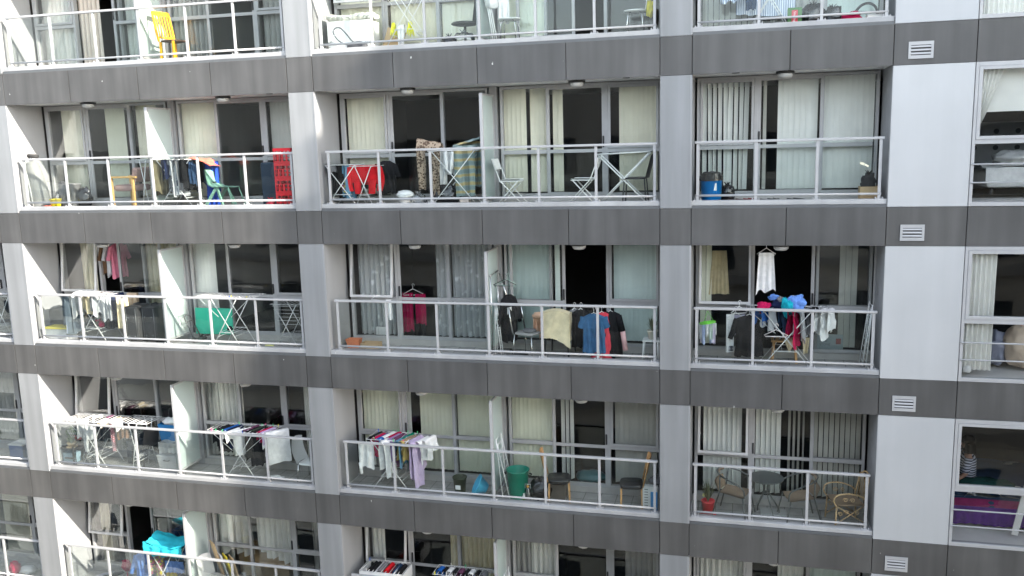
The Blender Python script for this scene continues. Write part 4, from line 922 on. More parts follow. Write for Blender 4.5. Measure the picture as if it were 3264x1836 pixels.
garment('blue_towel', 'long blue towel hanging to the floor behind the mint chair', 'towel', lambda m: over_rod(m, (-.13, 0), (.13, .05), 0, .86, .6, 2, folds=3, amp=.03), CL('royal'), on(2, 4.15, .55, .88))
garment('coral_towel', 'coral fringed towel lying over the airer top', 'towel', lambda m: m.grid(lambda u, v: Vector((-.24 + .48 * u, -.2 + .4 * v, .03 * sin(9 * u) * sin(5 * v) - .16 * u ** 2 + .02 * noise.noise(Vector((u * 8, v * 8, 2))))), 18, 12), CL('coral'), on(2, 4.10, .42, .96))
t = thing('mint_chair', 'mint green moulded plastic chair with a handle slot', 'chair', on(2, 4.47, .45), -.08); mi = M('mint_plastic', (.17, .33, .25), .45, var=.04)
def shell(u, v, s):      # one continuous shell: back curving into the seat
    k = v; z = .40 + .34 * max(0, 1 - k / .55) if k < .55 else .40 - .0 * k; x = -.20 - .10 * max(0, 1 - k / .55) + (.44 * (k - .45) / .55 if k > .45 else 0); wv = .17 + .035 * sin(pi * k)
    return Vector((x - .05 * (1 - (2 * u - 1) ** 2) * max(0, .5 - k), (2 * u - 1) * wv, z - .012 * s - .015 * sin(pi * u) * (k > .5)))
MB().grid(lambda u, v: shell(u, v, 0), 12, 20).grid(lambda u, v: shell(u, v, 1) - Vector((.012, 0, 0)), 12, 20).build('seat_shell', mi, t)
MB().box(-.262, -.215, -.06, .06, .475, .50).build('handle_slot', BPLA, t)
for sy in (-1, 1):
    MB().bar((-.34, sy * .2, 0), (-.06, sy * .155, .40), .034, .05).build('leg', mi, t); MB().bar((.10, sy * .2, 0), (-.06, sy * .155, .40), .034, .05).build('leg', mi, t); MB().tube([(.32, sy * .2, 0), (.20, sy * .16, .40)], .013).build('leg', mi, t)
t = thing('folded_mattress', 'navy blue folded board leaning beside the red crates', 'board', on(2, 5.33, .72)); b_ = MB().box(-.20, .20, -.035, .035, .0, .84).build('board', M('navy_fabric', (.012, .03, .055), .8), t, bevel=.05)
b_ = MB()
for k in range(4): crate(2, 5.86, .42, k, ['lowest red crate resting on the balcony floor', 'second red crate from the floor in the stack', 'third red crate from the floor in the stack', 'topmost red crate level with the handrail'][k])
bag('red_bag', 'small shiny red bag at the foot of the crates', 2, 5.52, .32, (.09, .07, .07), M('red_bag', (.5, .02, .04), .25), 7)
# bay C of row 2
airer(2, 7.05, .42, 'white airer with black clothes in the corner left of the red sweater', L=.6, D=.44, H=.76, spread=.62)
airer(2, 7.50, .42, 'white airer under the red sweater', L=.55, D=.44, H=.73, spread=.34)
for i, (c, x, l, n, yy) in enumerate([('grey', 6.86, .14, 'row of grey socks', .28), ('black', 6.92, .62, 'black trousers', .48), ('black', 7.02, .36, 'black T-shirt', .34), ('black', 7.10, .40, 'folded black top', .5), ('steel', 7.16, .66, 'grey blue trousers', .34), ('dgreen', 7.22, .55, 'dark green top', .52)]):
    garment('laundry', f'{n} on the corner airer left of the red sweater', 'laundry', lambda m, i=i, l=l: over_rod(m, (-.06, -.10), (.06, .10), 0, l, l * .9, i + 4, amp=.025, hem=.06, gap=.045), CL(c), on(2, x, yy, .775))
for i, (c, x, y, w_, l, a, n) in enumerate([('black', 6.94, .36, .26, .50, .2, 'black long sleeved top'), ('black', 7.06, .52, .30, .60, .6, 'wide black sweater'), ('dgreen', 7.20, .44, .22, .50, .4, 'dark green hooded top')]):
    garment('hung_top', f'{n} hung on the corner airer left of the red sweater', 'laundry', lambda m, i=i, w_=w_, l=l, a=a: shirt(m, (0, 0, 0), w_, l, a, i + 15, sleeve=.2, depth=.06), CL(c), on(2, x, y, .78))
garment('yellow_cloth', 'yellow printed cloth low on the corner airer', 'cloth', lambda m: m.lump((0, 0, 0), (.08, .06, .11), 6, .35, 3), PAIS, on(2, 7.08, .32, .36))
def swe(m):
    over_rod(m, (-.30, 0), (.30, 0), 0, .30, .35, 3, folds=2, amp=.018, gap=.035)
    for s in (-1, 1):
        m.grid(lambda u, v, s=s: Vector((s * (.27 + .05 * sin(3 * v)) + .075 * cos(2 * pi * u) * (1 - .25 * v), -.03 + .04 * sin(2 * pi * u), -.02 - .44 * v)), 12, 10, wrap=True)
        m.grid(lambda u, v, s=s: Vector((s * (.16 - .03 * v) + .07 * cos(2 * pi * u), -.05 + .025 * sin(2 * pi * u), -.25 - .26 * v)), 12, 6, wrap=True)
garment('red_sweater', 'bright red sweater folded over a white airer', 'sweater', swe, CL('red'), on(2, 7.50, .30, .745))
garment('black_coat', 'black coat hanging behind the red sweater', 'coat', lambda m: shirt(m, (0, 0, 0), .34, .62, .4, 3, sleeve=.25), CL('black'), on(2, 7.80, .58, .84))
garment('dark_laundry', 'black cloth hanging through the gap of the red sweater', 'laundry', lambda m: over_rod(m, (-.14, 0), (.14, 0), 0, .42, .3, 7), CL('black'), on(2, 7.50, .50, .74))
bucket('white_basin', 'white pot wrapped in a clear plastic bag on the floor', 'pot', 2, 8.27, .27, .10, .11, .19, WPLA)
m = MB().lump((0, 0, 0), (.17, .12, .07), 3, .15, 3); o = m.build('plastic_wrap', M('white_bag2', (.72, .72, .72), .3, bump=.5)); o.location = on(2, 8.27, .27, .22); tag(o, 'puffed white plastic bag over the top of the white pot', 'bag')
bag('carrier_bag', 'clear plastic bag right of the white pot', 2, 8.52, .28, (.14, .09, .12), CBAG, 5)
def over(m, w, l, seed, h=.14):      # robe over the top of an airer: domed shoulders then falling
    m.grid(lambda u, v: Vector((-w / 2 + w * u, .09 * cos(pi * v), h * sin(pi * v) * (1 - .5 * u) + .02 * noise.noise(Vector((u * 5, v * 5, seed))))), 14, 10)
garment('leopard_robe', 'brown and white leopard print robe draped over the rail airer', 'robe', lambda m: (over(m, .46, .5, 2, .19), sheet(m, (-.25, -.07), (-.05, -.09), .04, -.72, 1, .05, 3, taper=.35, hem=.12), sheet(m, (.05, -.07), (.22, -.09), .04, -.84, 1, .045, 5, taper=.3, hem=.12, zslope=-.1)), LEO, on(2, 8.73, .42, 1.02))
garment('white_blouse', 'white tops hanging between the leopard robe and the plaid blanket', 'laundry', lambda m: (sheet(m, (-.17, -.06), (.0, -.06), .02, -.58, 2, .05, 3, taper=.3), sheet(m, (.0, -.08), (.17, -.04), .0, -.42, 2, .05, 6, hem=.09), m.grid(lambda u, v: Vector((-.18 + .36 * u, .10 * cos(pi * v), .02 + .05 * sin(pi * v))), 10, 8), m.tube([(-.02, -.1, 0), (.0, -.13, -.30), (.05, -.13, -.38), (.10, -.12, -.28), (.12, -.1, 0)], .035, 8)), CL('white'), on(2, 9.05, .48, .96))
garment('plaid_blanket', 'blue green and yellow plaid blanket draped on the airer by the screen', 'blanket', lambda m: (m.grid(lambda u, v: Vector((-.24 + .5 * u, .10 * cos(pi * v), (.01 + .13 * u) + .04 * sin(pi * v) + .015 * noise.noise(Vector((u * 5, v * 5, 2))))), 14, 10), sheet(m, (-.24, -.09), (.18, -.10), .03, -.86, 3, .035, 3, taper=.15, hem=.08, bulge=.05), sheet(m, (-.10, .1), (.24, .1), .1, -.7, 3, .03, 8)), PLAID, on(2, 9.42, .45, 1.03))
airer(2, 9.22, .40, 'tall white airer under the leopard robe and plaid blanket', L=.95, D=.34, H=.97, spread=.86, low=False)
bag('bin_bag', 'glossy black bin bag under the hanging white tops', 2, 8.98, .52, (.24, .18, .19), BAG, 9, amp=.28)
box_thing('basket', 'small pale basket on the floor below the plaid blanket', 'basket', 2, 9.39, .33, .17, .14, .12, M('pale_basket', (.62, .55, .50), .7), open_=True, taper=.015)
# bay D of row 2
folding_chair(2, 10.20, .47, 'left white folding chair with its back to the screen')
folding_chair(2, 11.52, .47, 'right white folding chair beside the crossed table frame', rz=pi)
t = thing('folding_table', 'bare white crossed leg frame of a folding table', 'table', on(2, 12.22, .42))
for s in (-1, 1): MB().tube([(-.42, s * .17, .0 + .005), (.44, s * .17, .86)], .0125).build('leg', WPLA, t); MB().tube([(.42, s * .15, .005), (-.42, s * .15, .84)], .0125).build('leg', WPLA, t)
MB().tube([(-.44, -.17, .85), (.45, -.17, .88), (.45, .17, .88), (-.44, .17, .85)], .012, closed=True).build('top_frame', WPLA, t); MB().lathe([(.02, -.19), (.02, .19)], (0, 0, .43), 10, R=Rx(pi / 2)).build('hinge', CHROME, t)
chair(2, 12.38, .72, 'black plastic chair standing behind the crossed table frame', rz=pi, mat=BPLA, legm=M('dark_steel', (.08, .08, .08), .4, metal=.5), back='panel', bh=.38, seat=(.40, .40, .44))
# bay E of row 2
t = bucket('rubbish_bin', 'bright blue rubbish bin lined with a black bag', 'bin', 2, 13.68, .37, .155, .18, .43, M('blue_plastic', (.0, .17, .50), .35), lip=.008)
MB().grid(lambda u, v: Vector(((.195 - .02 * (v > .75)) * cos(2 * pi * u) * (1 + .05 * noise.noise(Vector((cos(2 * pi * u) * 4, v * 4, 2)))), .195 * sin(2 * pi * u), .38 + .11 * v - .02 * noise.noise(Vector((cos(2 * pi * u) * 5, sin(2 * pi * u) * 5, v))))), 28, 6, wrap=True).lump((0, 0, .47), (.17, .17, .06), 4, .2, 3).build('liner', BAG, t)
MB().box(.02, .09, -.162, -.155, .22, .34).build('paper_label', WPLA, t, bevel=0); MB().box(-.005, .018, -.168, -.160, .23, .33).build('sticker', BPLA, t)
bag('bin_bag', 'crumpled black bag behind the blue rubbish bin', 2, 13.93, .60, (.13, .12, .16), BAG, 4)
SHB = M('black_leather', (.02, .02, .02), .45); SHN = M('brown_leather', (.07, .03, .02), .5)
shoes(2, 14.08, .38, 'brown shoe near the blue bin', SHN, BPLA, rz=.3); shoes(2, 14.33, .46, 'dark red slipper beside the rail post', M('dark_red', (.16, .02, .02), .6), BPLA, rz=-.2)
shoes(2, 14.60, .36, 'black laced shoe left of the white soled trainers', SHB, BPLA, rz=.2); shoes(2, 14.78, .34, 'black trainer with a white sole', SHB, WPLA, rz=-1.3, size=.25); shoes(2, 15.02, .40, 'black boot right of the white soled trainers', SHB, BPLA, rz=.1)
box_thing('cardboard_box', 'open brown cardboard box holding a black bag', 'box', 2, 16.13, .38, .28, .24, .25, CARD, open_=True)
bag('black_bag', 'black pointed bag sticking out of the brown cardboard box', 2, 16.13, .40, (.11, .09, .15), M('black_cloth_bag', (.02, .02, .022), .8), 12, z=.18)
t = thing('broom', 'thin dark broom pole standing in the right corner', 'broom', on(2, 16.2, .62)); MB().tube([(0, 0, .05), (.02, .1, .95)], .010).build('pole', BPLA, t); MB().box(-.12, .12, -.02, .02, .0, .06).build('bristle_head', BPLA, t)
m = MB().box(-.065, .0, -.001, .001, -.02, .02, R=Ry(.35)).box(.0, .065, -.001, .001, -.045, -.015, R=Ry(.5)); o = m.build('tape', M('pale_tape', (.62, .60, .45), .7)); o.location = on(2, 16.02, .094, .62); tag(o, 'torn strip of pale tape on the railing glass', 'tape')

# ================================================================== ROW 3
suitcase(3, .20, .62, 'grey suitcase in the sunlit corner behind the yellow lidded box', w=.50, d=.26, h=.62)
t = box_thing('storage_box', 'clear plastic storage box with a yellow lid', 'storage box', 3, .40, .35, .56, .36, .27, M('milky_plastic', (.55, .57, .58), .25), lid=True, lidm=M('yellow_lid', (.72, .62, .08), .4), taper=.03)
airer(3, 1.28, .46, 'sunlit white airer crowded with clothes beside the suitcases', L=.9, D=.5, H=.98, spread=.70)
for i, (c, x, y, l, n) in enumerate([('jean', .78, .30, .80, 'torn grey blue jeans'), ('white', .90, .34, .45, 'white and pink top'), ('beige', 1.02, .5, .5, 'beige vest'), ('white', 1.10, .3, .22, 'short white shirt'), ('black', 1.20, .45, .50, 'black patterned top'), ('cream', 1.28, .3, .38, 'cream top'),
                                     ('grey', 1.38, .55, .5, 'grey top'), ('lgrey', 1.46, .28, .40, 'pale blue sock pair'), ('black', 1.54, .45, .62, 'long black skirt'), ('navy', 1.62, .55, .5, 'navy top'), ('crimson', 1.35, .52, .66, 'dark crimson trousers')]):
    garment('laundry', f'{n} on the airer beside the suitcases', 'laundry', lambda m, i=i, l=l: over_rod(m, (-.05, -.17), (.08, .16), 0, l, l * .8, i + 2, amp=.03, taper=.2 * (i % 3 - 1), hem=.09, gap=.045), CL(c), on(3, x, y, .985))
for i, (c, x, y, w_, l, a, n) in enumerate([('black', 1.22, .42, .30, .50, .5, 'black floral top'), ('grey', 1.40, .36, .24, .46, .3, 'grey sleeved top'), ('black', 1.52, .46, .30, .66, .4, 'black lace dress'), ('navy', 1.66, .40, .22, .50, .3, 'navy cardigan'), ('beige', 1.06, .44, .20, .46, .3, 'beige knitted top')]):
    garment('hung_top', f'{n} hung on the sunlit airer beside the suitcases', 'laundry', lambda m, i=i, w_=w_, l=l, a=a: shirt(m, (0, 0, 0), w_, l, a, i + 25, sleeve=.2, depth=.06), CL(c), on(3, x, y, .96))
garment('cream_cloth', 'cream towel hanging at the right end of the sunlit airer', 'towel', lambda m: over_rod(m, (-.09, -.04), (.10, .04), 0, .66, .5, 6, amp=.02), CL('cream'), on(3, 1.98, .32, .97))
garment('cream_sheet', 'long beige sheet hanging left of the suitcases', 'sheet', lambda m: over_rod(m, (-.10, 0), (.14, 0), 0, .82, .6, 9, amp=.02), CL('beige'), on(3, 1.99, .62, .99))
garment('white_towel', 'white towel lying flat on top of the sunlit airer', 'towel', lambda m: m.grid(lambda u, v: Vector((-.25 + .5 * u, -.22 + .44 * v, .015 * sin(8 * u + 3 * v) - .08 * abs(2 * v - 1) ** 5)), 14, 10), CL('white'), on(3, 1.05, .46, 1.01))
garment('red_bow', 'crumpled crimson cloth low on the sunlit airer', 'cloth', lambda m: m.lump((0, 0, 0), (.06, .05, .05), 3, .4, 4), CL('crimson'), on(3, 1.40, .36, .36))
suitcase(3, 2.26, .42, 'dark upright suitcase with silver studs', w=.30, d=.46, h=.78); suitcase(3, 2.58, .55, 'larger dark suitcase against the screen', w=.34, d=.50, h=.76)
t = thing('trolley', 'folded grey luggage trolley leaning against the wall', 'trolley', on(3, 3.26, .70)); tr = M('trolley_grey', (.12, .12, .12), .5, metal=.3)
MB().tube([(.14, -.12, .05), (-.06, -.10, .50), (-.08, 0, .53), (-.06, .10, .50), (.14, .12, .05)], .012).build('frame', tr, t); MB().tube([(.05, -.11, .28), (.05, .11, .28)], .01).tube([(-.02, -.1, .40), (-.02, .1, .40)], .01).build('crossbar', tr, t)
MB().box(.08, .26, -.14, .14, .01, .05).build('foot_plate', tr, t)
for s in (-1, 1): MB().lathe([(.05, -.015), (.05, .015)], (.17, s * .16, .055), 14, R=Rx(pi / 2)).build('wheel', BPLA, t)
o = MB().box(-.43, .43, -.008, .008, 0, .54).build('green_board', GREENB); o.location = on(3, 3.72, .845, .115); o.rotation_euler = (-.05, 0, 0); tag(o, 'flat sea green board leaning against the lower window', 'board')
airer(3, 4.38, .50, 'empty white airer with wings standing in front of the green board', L=.62, D=.52, H=.98, spread=.62, wing=.32)
o3 = [c for c in COL.objects if c.get('label') == 'empty white airer with wings standing in front of the green board'][0]; pegs(o3, [(.14, -.26, 1.0), (.14, -.2, 1.0), (.36, -.26, 1.0), (.52, -.26, 1.0)])
garment('black_sock', 'small black sock on the lower rods of the empty winged airer', 'sock', lambda m: m.lump((0, 0, 0), (.06, .04, .05), 3, .3, 3), CL('black'), on(3, 4.30, .5, .32))
t = airer(3, 5.72, .45, 'grey wire airer pushed against the right pier', L=.62, D=.5, H=.88, spread=.52, mat=WIREG, rz=0)
m = MB()
for k in range(6): m.tube([(-.26 + .02 * k, -.25, .86 - .07 * k), (.30, -.25, .86 - .07 * k)], .004, 6)
m.build('side_rods', WIREG, t)
m = MB().lump((0, 0, .03), (.11, .06, .045), 3, .4, 4, floor=0); o = m.build('yellow_gloves', M('pale_yellow_rubber', (.62, .64, .25), .5)); o.location = on(3, 5.30, .26); tag(o, 'pale yellow rubber gloves dropped on the floor by the grey airer', 'gloves')
# clothes inside the open door of the suitcase balcony
for i, (c, x, l, n) in enumerate([('brown', 1.14, .66, 'dark brown'), ('lgrey', 1.24, .72, 'pale grey'), ('rose', 1.36, .74, 'pink')]):
    garment('hanging_shirt', f'{n} shirt hanging in the open doorway above the suitcases airer', 'shirt', lambda m, i=i, l=l: shirt(m, (0, 0, 0), .34, l, 1.2, i, sleeve=.3), CL(c), on(3, x, 1.12, 1.98))
# bay C of row 3
t = thing('red_dress', 'crimson pink clothes hanging inside the glass door', 'clothes', on(3, 8.02, 1.12)); shd = CL('pink')
hanger(MB(), (-.02, 0, 1.08), .2, .40).build('hanger', WPLA, t)
sheet(MB(), (-.25, .02), (-.01, -.02), 1.0, .22, 3, .03, 4, hem=.10, zslope=.12).build('skirt_panel', shd, t); sheet(MB(), (.02, 0), (.23, .02), .98, .38, 3, .025, 6, hem=.05).build('skirt_panel', shd, t)
garment('dark_garment', 'dark dress hanging behind the crimson clothes', 'dress', lambda m: sheet(m, (-.1, 0), (.15, 0), .4, 0, 3, .03, 4), CL('black'), on(3, 8.05, 1.22, .05))
t = thing('hanging_shoe_bag', 'white cloth hung from a hanger on the awning window', 'cloth', on(3, 7.66, .52)); MB().tube([(-.28, 0, .97), (.12, 0, .93)], .006).tube([(-.28, 0, .97), (-.2, 0, 1.03), (-.1, .02, 1.05)], .005).build('hanger', WPLA, t); sheet(MB(), (.02, 0), (.12, .02), .97, .58, 2, .03, 3, hem=.06, taper=-.3).build('cloth', CL('white'), t)
box_thing('white_board', 'small white panel leaning inside the left window of the planter balcony', 'board', 3, 7.33, 1.055, .24, .02, .16, WPLA, z=.16)
t = box_thing('planter', 'orange terracotta trough planter on the floor', 'planter', 3, 6.93, .62, .28, .18, .17, M('terracotta', (.62, .20, .09), .7), open_=True, taper=.03); MB().box(-.12, .12, -.07, .07, .11, .13).build('soil', M('soil', (.04, .03, .02), .95), t)
box_thing('tray', 'shallow open cardboard tray beside the orange planter', 'box', 3, 7.27, .66, .36, .22, .10, CARD, open_=True)
# bay D of row 3
t = thing('clothes_stand', 'chrome rolling clothes stand beside the screen with hangers on it', 'clothes stand', on(3, 9.98, .45))
MB().tube([(-.14, -.22, .05), (-.14, -.22, 1.52)], .012).tube([(-.14, .24, .05), (-.14, .24, 1.52)], .012).build('upright', CHROME, t); MB().tube([(-.14, -.26, 1.50), (-.14, .28, 1.52)], .014).build('top_bar', CHROME, t)
MB().tube([(-.3, -.22, .05), (.10, -.22, .05)], .014).tube([(-.3, .24, .05), (.10, .24, .05)], .014).build('base_bar', BPLA, t)
for xx in (-.28, .08):
    for yy in (-.22, .24): MB().lathe([(.025, -.012), (.025, .012)], (xx, yy, .026), 10, R=Rx(pi / 2)).build('castor', BPLA, t)
MB().tube([(-.10, .24, 1.48), (.10, .1, .95)], .016).build('brace', CHROME, t)
for k, (xx, a) in enumerate(((.02, .1), (.06, -.3))):
    h_ = hanger(MB(), (0, 0, 0), a, .42).build('clothes_hanger', M('pale_green_plastic', (.35, .48, .42), .4) if k else BPLA); h_.location = on(3, 10.02 + xx, .46 + .05 * k, 1.40); tag(h_, ['black', 'pale green'][k] + ' empty hanger on the chrome clothes stand', 'hanger')
airer_ = folded_airer(3, 9.90, .25, 'narrow folded wire airer standing by the screen next to the black coat', w=.12, h=.98, lean=.02, gap=.12)
garment('black_coat', 'long black coat hanging on the chrome clothes stand', 'coat', lambda m: shirt(m, (0, 0, 0), .32, .86, 1.1, 4, sleeve=.5, depth=.11), CL('black'), on(3, 10.08, .55, 1.12))
t = chair(3, 10.47, .42, 'black padded metal chair with a white label on its back', rz=-.35, mat=M('black_fabric', (.012, .012, .013), .85), legm=CHROME, seatm=M('grey_seat', (.35, .34, .33), .8), back='uprights', bh=.46, seat=(.42, .42, .45), legr=.010, lean=.08, splay=.04)
MB().box(-.315, -.300, -.20, -.08, .78, .90).build('paper_label', WPLA, t)
m = MB().lump((0, 0, .02), (.13, .11, .035), 3, .3, 4); o = m.build('cloth_pile', CL('grey')); o.location = on(3, 10.50, .40, .46); tag(o, 'crumpled grey cloth lying on the black metal chair seat', 'cloth')
shoes(3, 10.22, .28, 'black rubber sandal under the black metal chair', BPLA, BPLA, rz=.3)
t = chair(3, 11.0, .66, 'dark chair hidden under a cream cloth', rz=pi / 2 - .1, mat=BPLA, legm=BPLA, back='panel', bh=.38, seat=(.44, .46, .44), legr=.016)
def cover(m):
    m.grid(lambda u, v: Vector((-.26 + .50 * u + .02 * v, -.16 - .06 * v + .015 * sin(9 * u + 4 * v), .02 + .10 * sin(pi * (.15 + .75 * u)) - (.44 + .16 * u) * v + .01 * noise.noise(Vector((u * 6, v * 5, 1))))), 20, 16)
    m.grid(lambda u, v: Vector((-.26 + .50 * u, -.16 + .22 * v, .02 + .10 * sin(pi * (.15 + .75 * u)) + .02 * sin(pi * v))), 20, 6); m.grid(lambda u, v: Vector((-.26 + .50 * u, .06 + .03 * v, .02 + .10 * sin(pi * (.15 + .75 * u)) - .4 * v)), 20, 8)
    m.grid(lambda u, v: Vector((.24 + .01 * sin(6 * v), -.22 + .28 * u, .06 - .5 * v)), 8, 8)
garment('cream_cloth', 'cream cotton cloth draped over the hidden chair back', 'cloth', cover, CL('cream'), on(3, 11.02, .43, .76))
garment('peach_cloth', 'peach and beige clothes bundled beside the black metal chair', 'clothes', lambda m: (m.lump((0, 0, .02), (.13, .1, .06), 3, .3, 3), sheet(m, (-.12, 0), (.0, 0), 0, -.32, 2, .03, 3), sheet(m, (.0, -.05), (.12, .02), 0, -.4, 2, .03, 5)), CL('peach'), on(3, 10.66, .5, .72))
bar_h = F(3) + .985
for (nm, lab, c, x, y, ww, hh, ang, sl, sd_) in (('blue_shirt', 'blue short sleeved shirt hung on the handrail', 'denim', 11.70, .24, .38, .72, .15, .2, 3), ('red_dress', 'long coral red dress hanging behind the blue shirt', 'scarlet', 11.82, .36, .34, .90, .5, .0, 5),
                                           ('jacket', 'black and pink long sleeved jacket hung right of the blue shirt', 'black', 11.96, .46, .36, .84, .4, .0, 6), ('shirt', 'black shirt hanging behind the cream cloth chair', 'black', 11.40, .60, .34, .70, .6, .4, 8), ('shirt', 'dark grey shirt hanging left of the blue shirt', 'grey', 11.28, .62, .32, .62, .9, .35, 9)):
    t = thing(nm, lab, 'clothes', on(3, x, y, .87)); t['group'] = GAR
    hanger(MB(), (0, 0, 0), ang, ww * .95).build('hanger', WPLA, t); shirt(MB(), (0, 0, -.0), ww, hh, ang, sd_, sleeve=sl, depth=.08, flare=1.1 if sl else 1.25, slim=1.25).build('garment', CL(c), t)
    if nm == 'jacket':
        for s in (-1, 1): MB().tube([(s * .15, -.02, -.08), (s * .22, -.04, -.36)], .05, 10).build('sleeve', CL('black'), t); MB().tube([(s * .22, -.04, -.35), (s * .27, -.05, -.70)], .046, 10).build('sleeve_lower', cloth('pale_pink', (.68, .42, .42)), t)
t = thing('side_table', 'small white stool carrying the potted plant by the right pier', 'stool', on(3, 12.68, .42)); MB().box(-.14, .16, -.14, .14, .36, .385).build('top', WPLA, t); legs4(t, .24, .24, .36, .012, WPLA, .02)
pot_plant('potted_plant', 'leafy dark plant in a cream pot on the white stool', 3, 12.70, .42, .387, .09, .16, M('cream_pot', (.6, .58, .5), .6), LEAFD, 40, .30, .13, .012, 4)
# bay E of row 3
t = thing('peg_hanger', 'round green peg hanger with small pastel socks', 'peg hanger', on(3, 13.64, .34, .72)); gp = M('lime_plastic', (.22, .75, .08), .4)
MB().tube([(.13 * cos(q), .10 * sin(q), .02 * cos(q)) for q in [2 * pi * k / 20 for k in range(20)]], .012, 8, closed=True).tube([(.07 * cos(q), .05 * sin(q), .0) for q in [2 * pi * k / 14 for k in range(14)]], .009, 8, closed=True).tube([(-.13, 0, -.01), (.13, 0, .02)], .007).tube([(.0, -.1, 0), (0, .1, 0)], .007).build('ring', gp, t)
for k in range(3): a = k * 2.1; MB().tube([(.12 * cos(a), .09 * sin(a), 0), (0, 0, .20)], .003, 6).build('cord', gp, t)
for k in range(12): a = k * pi / 6; c = ['white', 'lgrey', 'sky', 'white', 'palegreen', 'lilac'][k % 6]; sheet(MB(), (.12 * cos(a) - .025, .09 * sin(a)), (.12 * cos(a) + .03, .09 * sin(a) + .01), -.01, -.20 - .08 * (k % 3), 1, .02, k, hem=.05).build('sock', cloth('pastel_' + c, tuple(min(.75, v * .5 + .35) for v in C_[c])), t)
airer(3, 14.93, .45, 'white airer under the heap of blue and teal clothes', L=.80, D=.5, H=.96, spread=.80, low=True, wing=.25)
t = thing('long_sleeved_shirt', 'white long sleeved top with striped cuff', 'top', on(3, 14.02, .40, .90)); hanger(MB(), (.08, 0, 0), .3, .3).build('hanger', WPLA, t); sheet(MB(), (-.07, 0), (.06, .01), -.04, -.70, 1, .02, 3, hem=.02).build('sleeve', SHIRTSTR if False else CL('white'), t)
m = MB(); [m.box(-.06, .055, -.014, .012, -.60 - .025 * k, -.592 - .025 * k) for k in range(4)]; m.build('cuff_stripes', CL('navy'), t)
sheet(MB(), (.05, .03), (.24, .06), -.05, -.42, 2, .03, 6, hem=.06).build('lilac_panel', cloth('pale_lilac', (.5, .48, .60)), t)
t = thing('black_shirt', 'black sleeved shirt hanging on a hanger left of the crossed airer', 'shirt', on(3, 14.33, .36, .88)); hanger(MB(), (0, 0, 0), .1, .42).build('hanger', WPLA, t); shirt(MB(), (0, 0, -.0), .44, .72, .1, 7, sleeve=.36, flare=1.12, depth=.09).build('garment', cloth('pinstripe_black', (.022, .021, .023)), t)
for i, (c, n, x, y, s3, r3) in enumerate([('sky', 'light blue shirt', 15.06, .42, 1.05, (.15, .12, .16)), ('teal', 'teal top', 14.93, .34, 1.02, (.09, .09, .14)), ('pink', 'pink top', 14.55, .42, .99, (.10, .10, .10)), ('navy', 'navy jumper', 14.80, .5, 1.0, (.12, .10, .12)), ('sky', 'small blue cap', 14.72, .55, 1.14, (.08, .07, .05)), ('grey', 'grey vest', 14.84, .5, 1.10, (.06, .08, .07))]):
    garment('heaped_clothes', f'{n} heaped on top of the airer with the white hanger', 'clothes', lambda m, r3=r3, i=i: m.lump((0, 0, 0), r3, i + 3, .34, 1.2, 60, ridge=.4), CL(c), on(3, x, y, s3))
for i, (c, x, y, l, n) in enumerate([('blue', 14.52, .3, .20, 'short blue strap top'), ('lgrey', 14.64, .32, .34, 'pale grey top'), ('black', 14.74, .55, .52, 'black top'), ('dblue', 14.88, .55, .46, 'dark teal top'), ('crimson', 15.02, .34, .58, 'long crimson scarf'), ('lgrey', 15.13, .36, .50, 'grey sleeved top'), ('grey', 15.24, .5, .42, 'grey striped top'), ('black', 15.33, .5, .3, 'black vest'), ('white', 15.47, .40, .48, 'white ragged top'), ('white', 15.58, .40, .34, 'white hooded top')]):
    garment('laundry', f'{n} on the airer with the white hanger', 'laundry', lambda m, i=i, l=l: over_rod(m, (-.05, -.15), (.08, .15), 0, l, l * .8, i + 12, amp=.03, taper=.3 * (i % 3 - 1), hem=.12, gap=.045), CL(c), on(3, x, y, .97))
h_ = hanger(MB(), (0, 0, 0), .0, .38, r=.007).build('clothes_hanger', M('pink_white_plastic', (.75, .66, .66), .4)); h_.location = on(3, 14.76, .20, .66); tag(h_, 'empty white hanger hooked on the front of the crossed airer', 'hanger')
for x_ in (15.02, 14.16): h_ = hanger(MB(), (0, 0, 0), .5, .3, r=.006).build('clothes_hanger', WPLA); h_.location = on(3, x_, .40, 1.10 if x_ > 15 else 1.0); tag(h_, 'white hanger hook poking over the handrail by the blue shirt' if x_ > 15 else 'white hanger above the white long sleeved top', 'hanger')
t = thing('stool', 'wooden step stool behind the crossed airer', 'stool', on(3, 14.92, .70)); MB().box(-.22, .24, -.14, .14, .36, .39).build('seat', WOOD, t); legs4(t, .34, .2, .36, .018, WOOD, .03, square=True)
garment('cream_cloth', 'cream cloths hanging from the wooden step stool', 'cloth', lambda m: (sheet(m, (-.10, 0), (.10, 0), 0, -.22, 1, .03, 3, taper=.9), sheet(m, (.2, 0), (.32, 0), .04, -.24, 1, .03, 5, taper=.5)), CL('cream'), on(3, 15.0, .54, .42))
folded_airer(3, 16.13, .52, 'folded wire airer leaning in the right corner of the green ring balcony', w=.36, h=1.08, lean=.13)
t = box_thing('picture_box', 'pale printed box standing inside the right window', 'box', 3, 15.67, 1.09, .48, .03, .27, M('pale_box', (.42, .48, .50), .6), z=.14); text('EYE', .07, M('print_grey', (.12, .12, .13), .6), t, (-.08, -.0165, .16), (pi / 2, 0, 0)); text('STONE', .055, M('print_grey', (.12, .12, .13), .6), t, (-.06, -.0165, .09), (pi / 2, 0, 0)); MB().box(.12, .2, -.018, -.0155, .10, .2).build('red_mark', M('faded_red', (.35, .08, .08), .6), t)
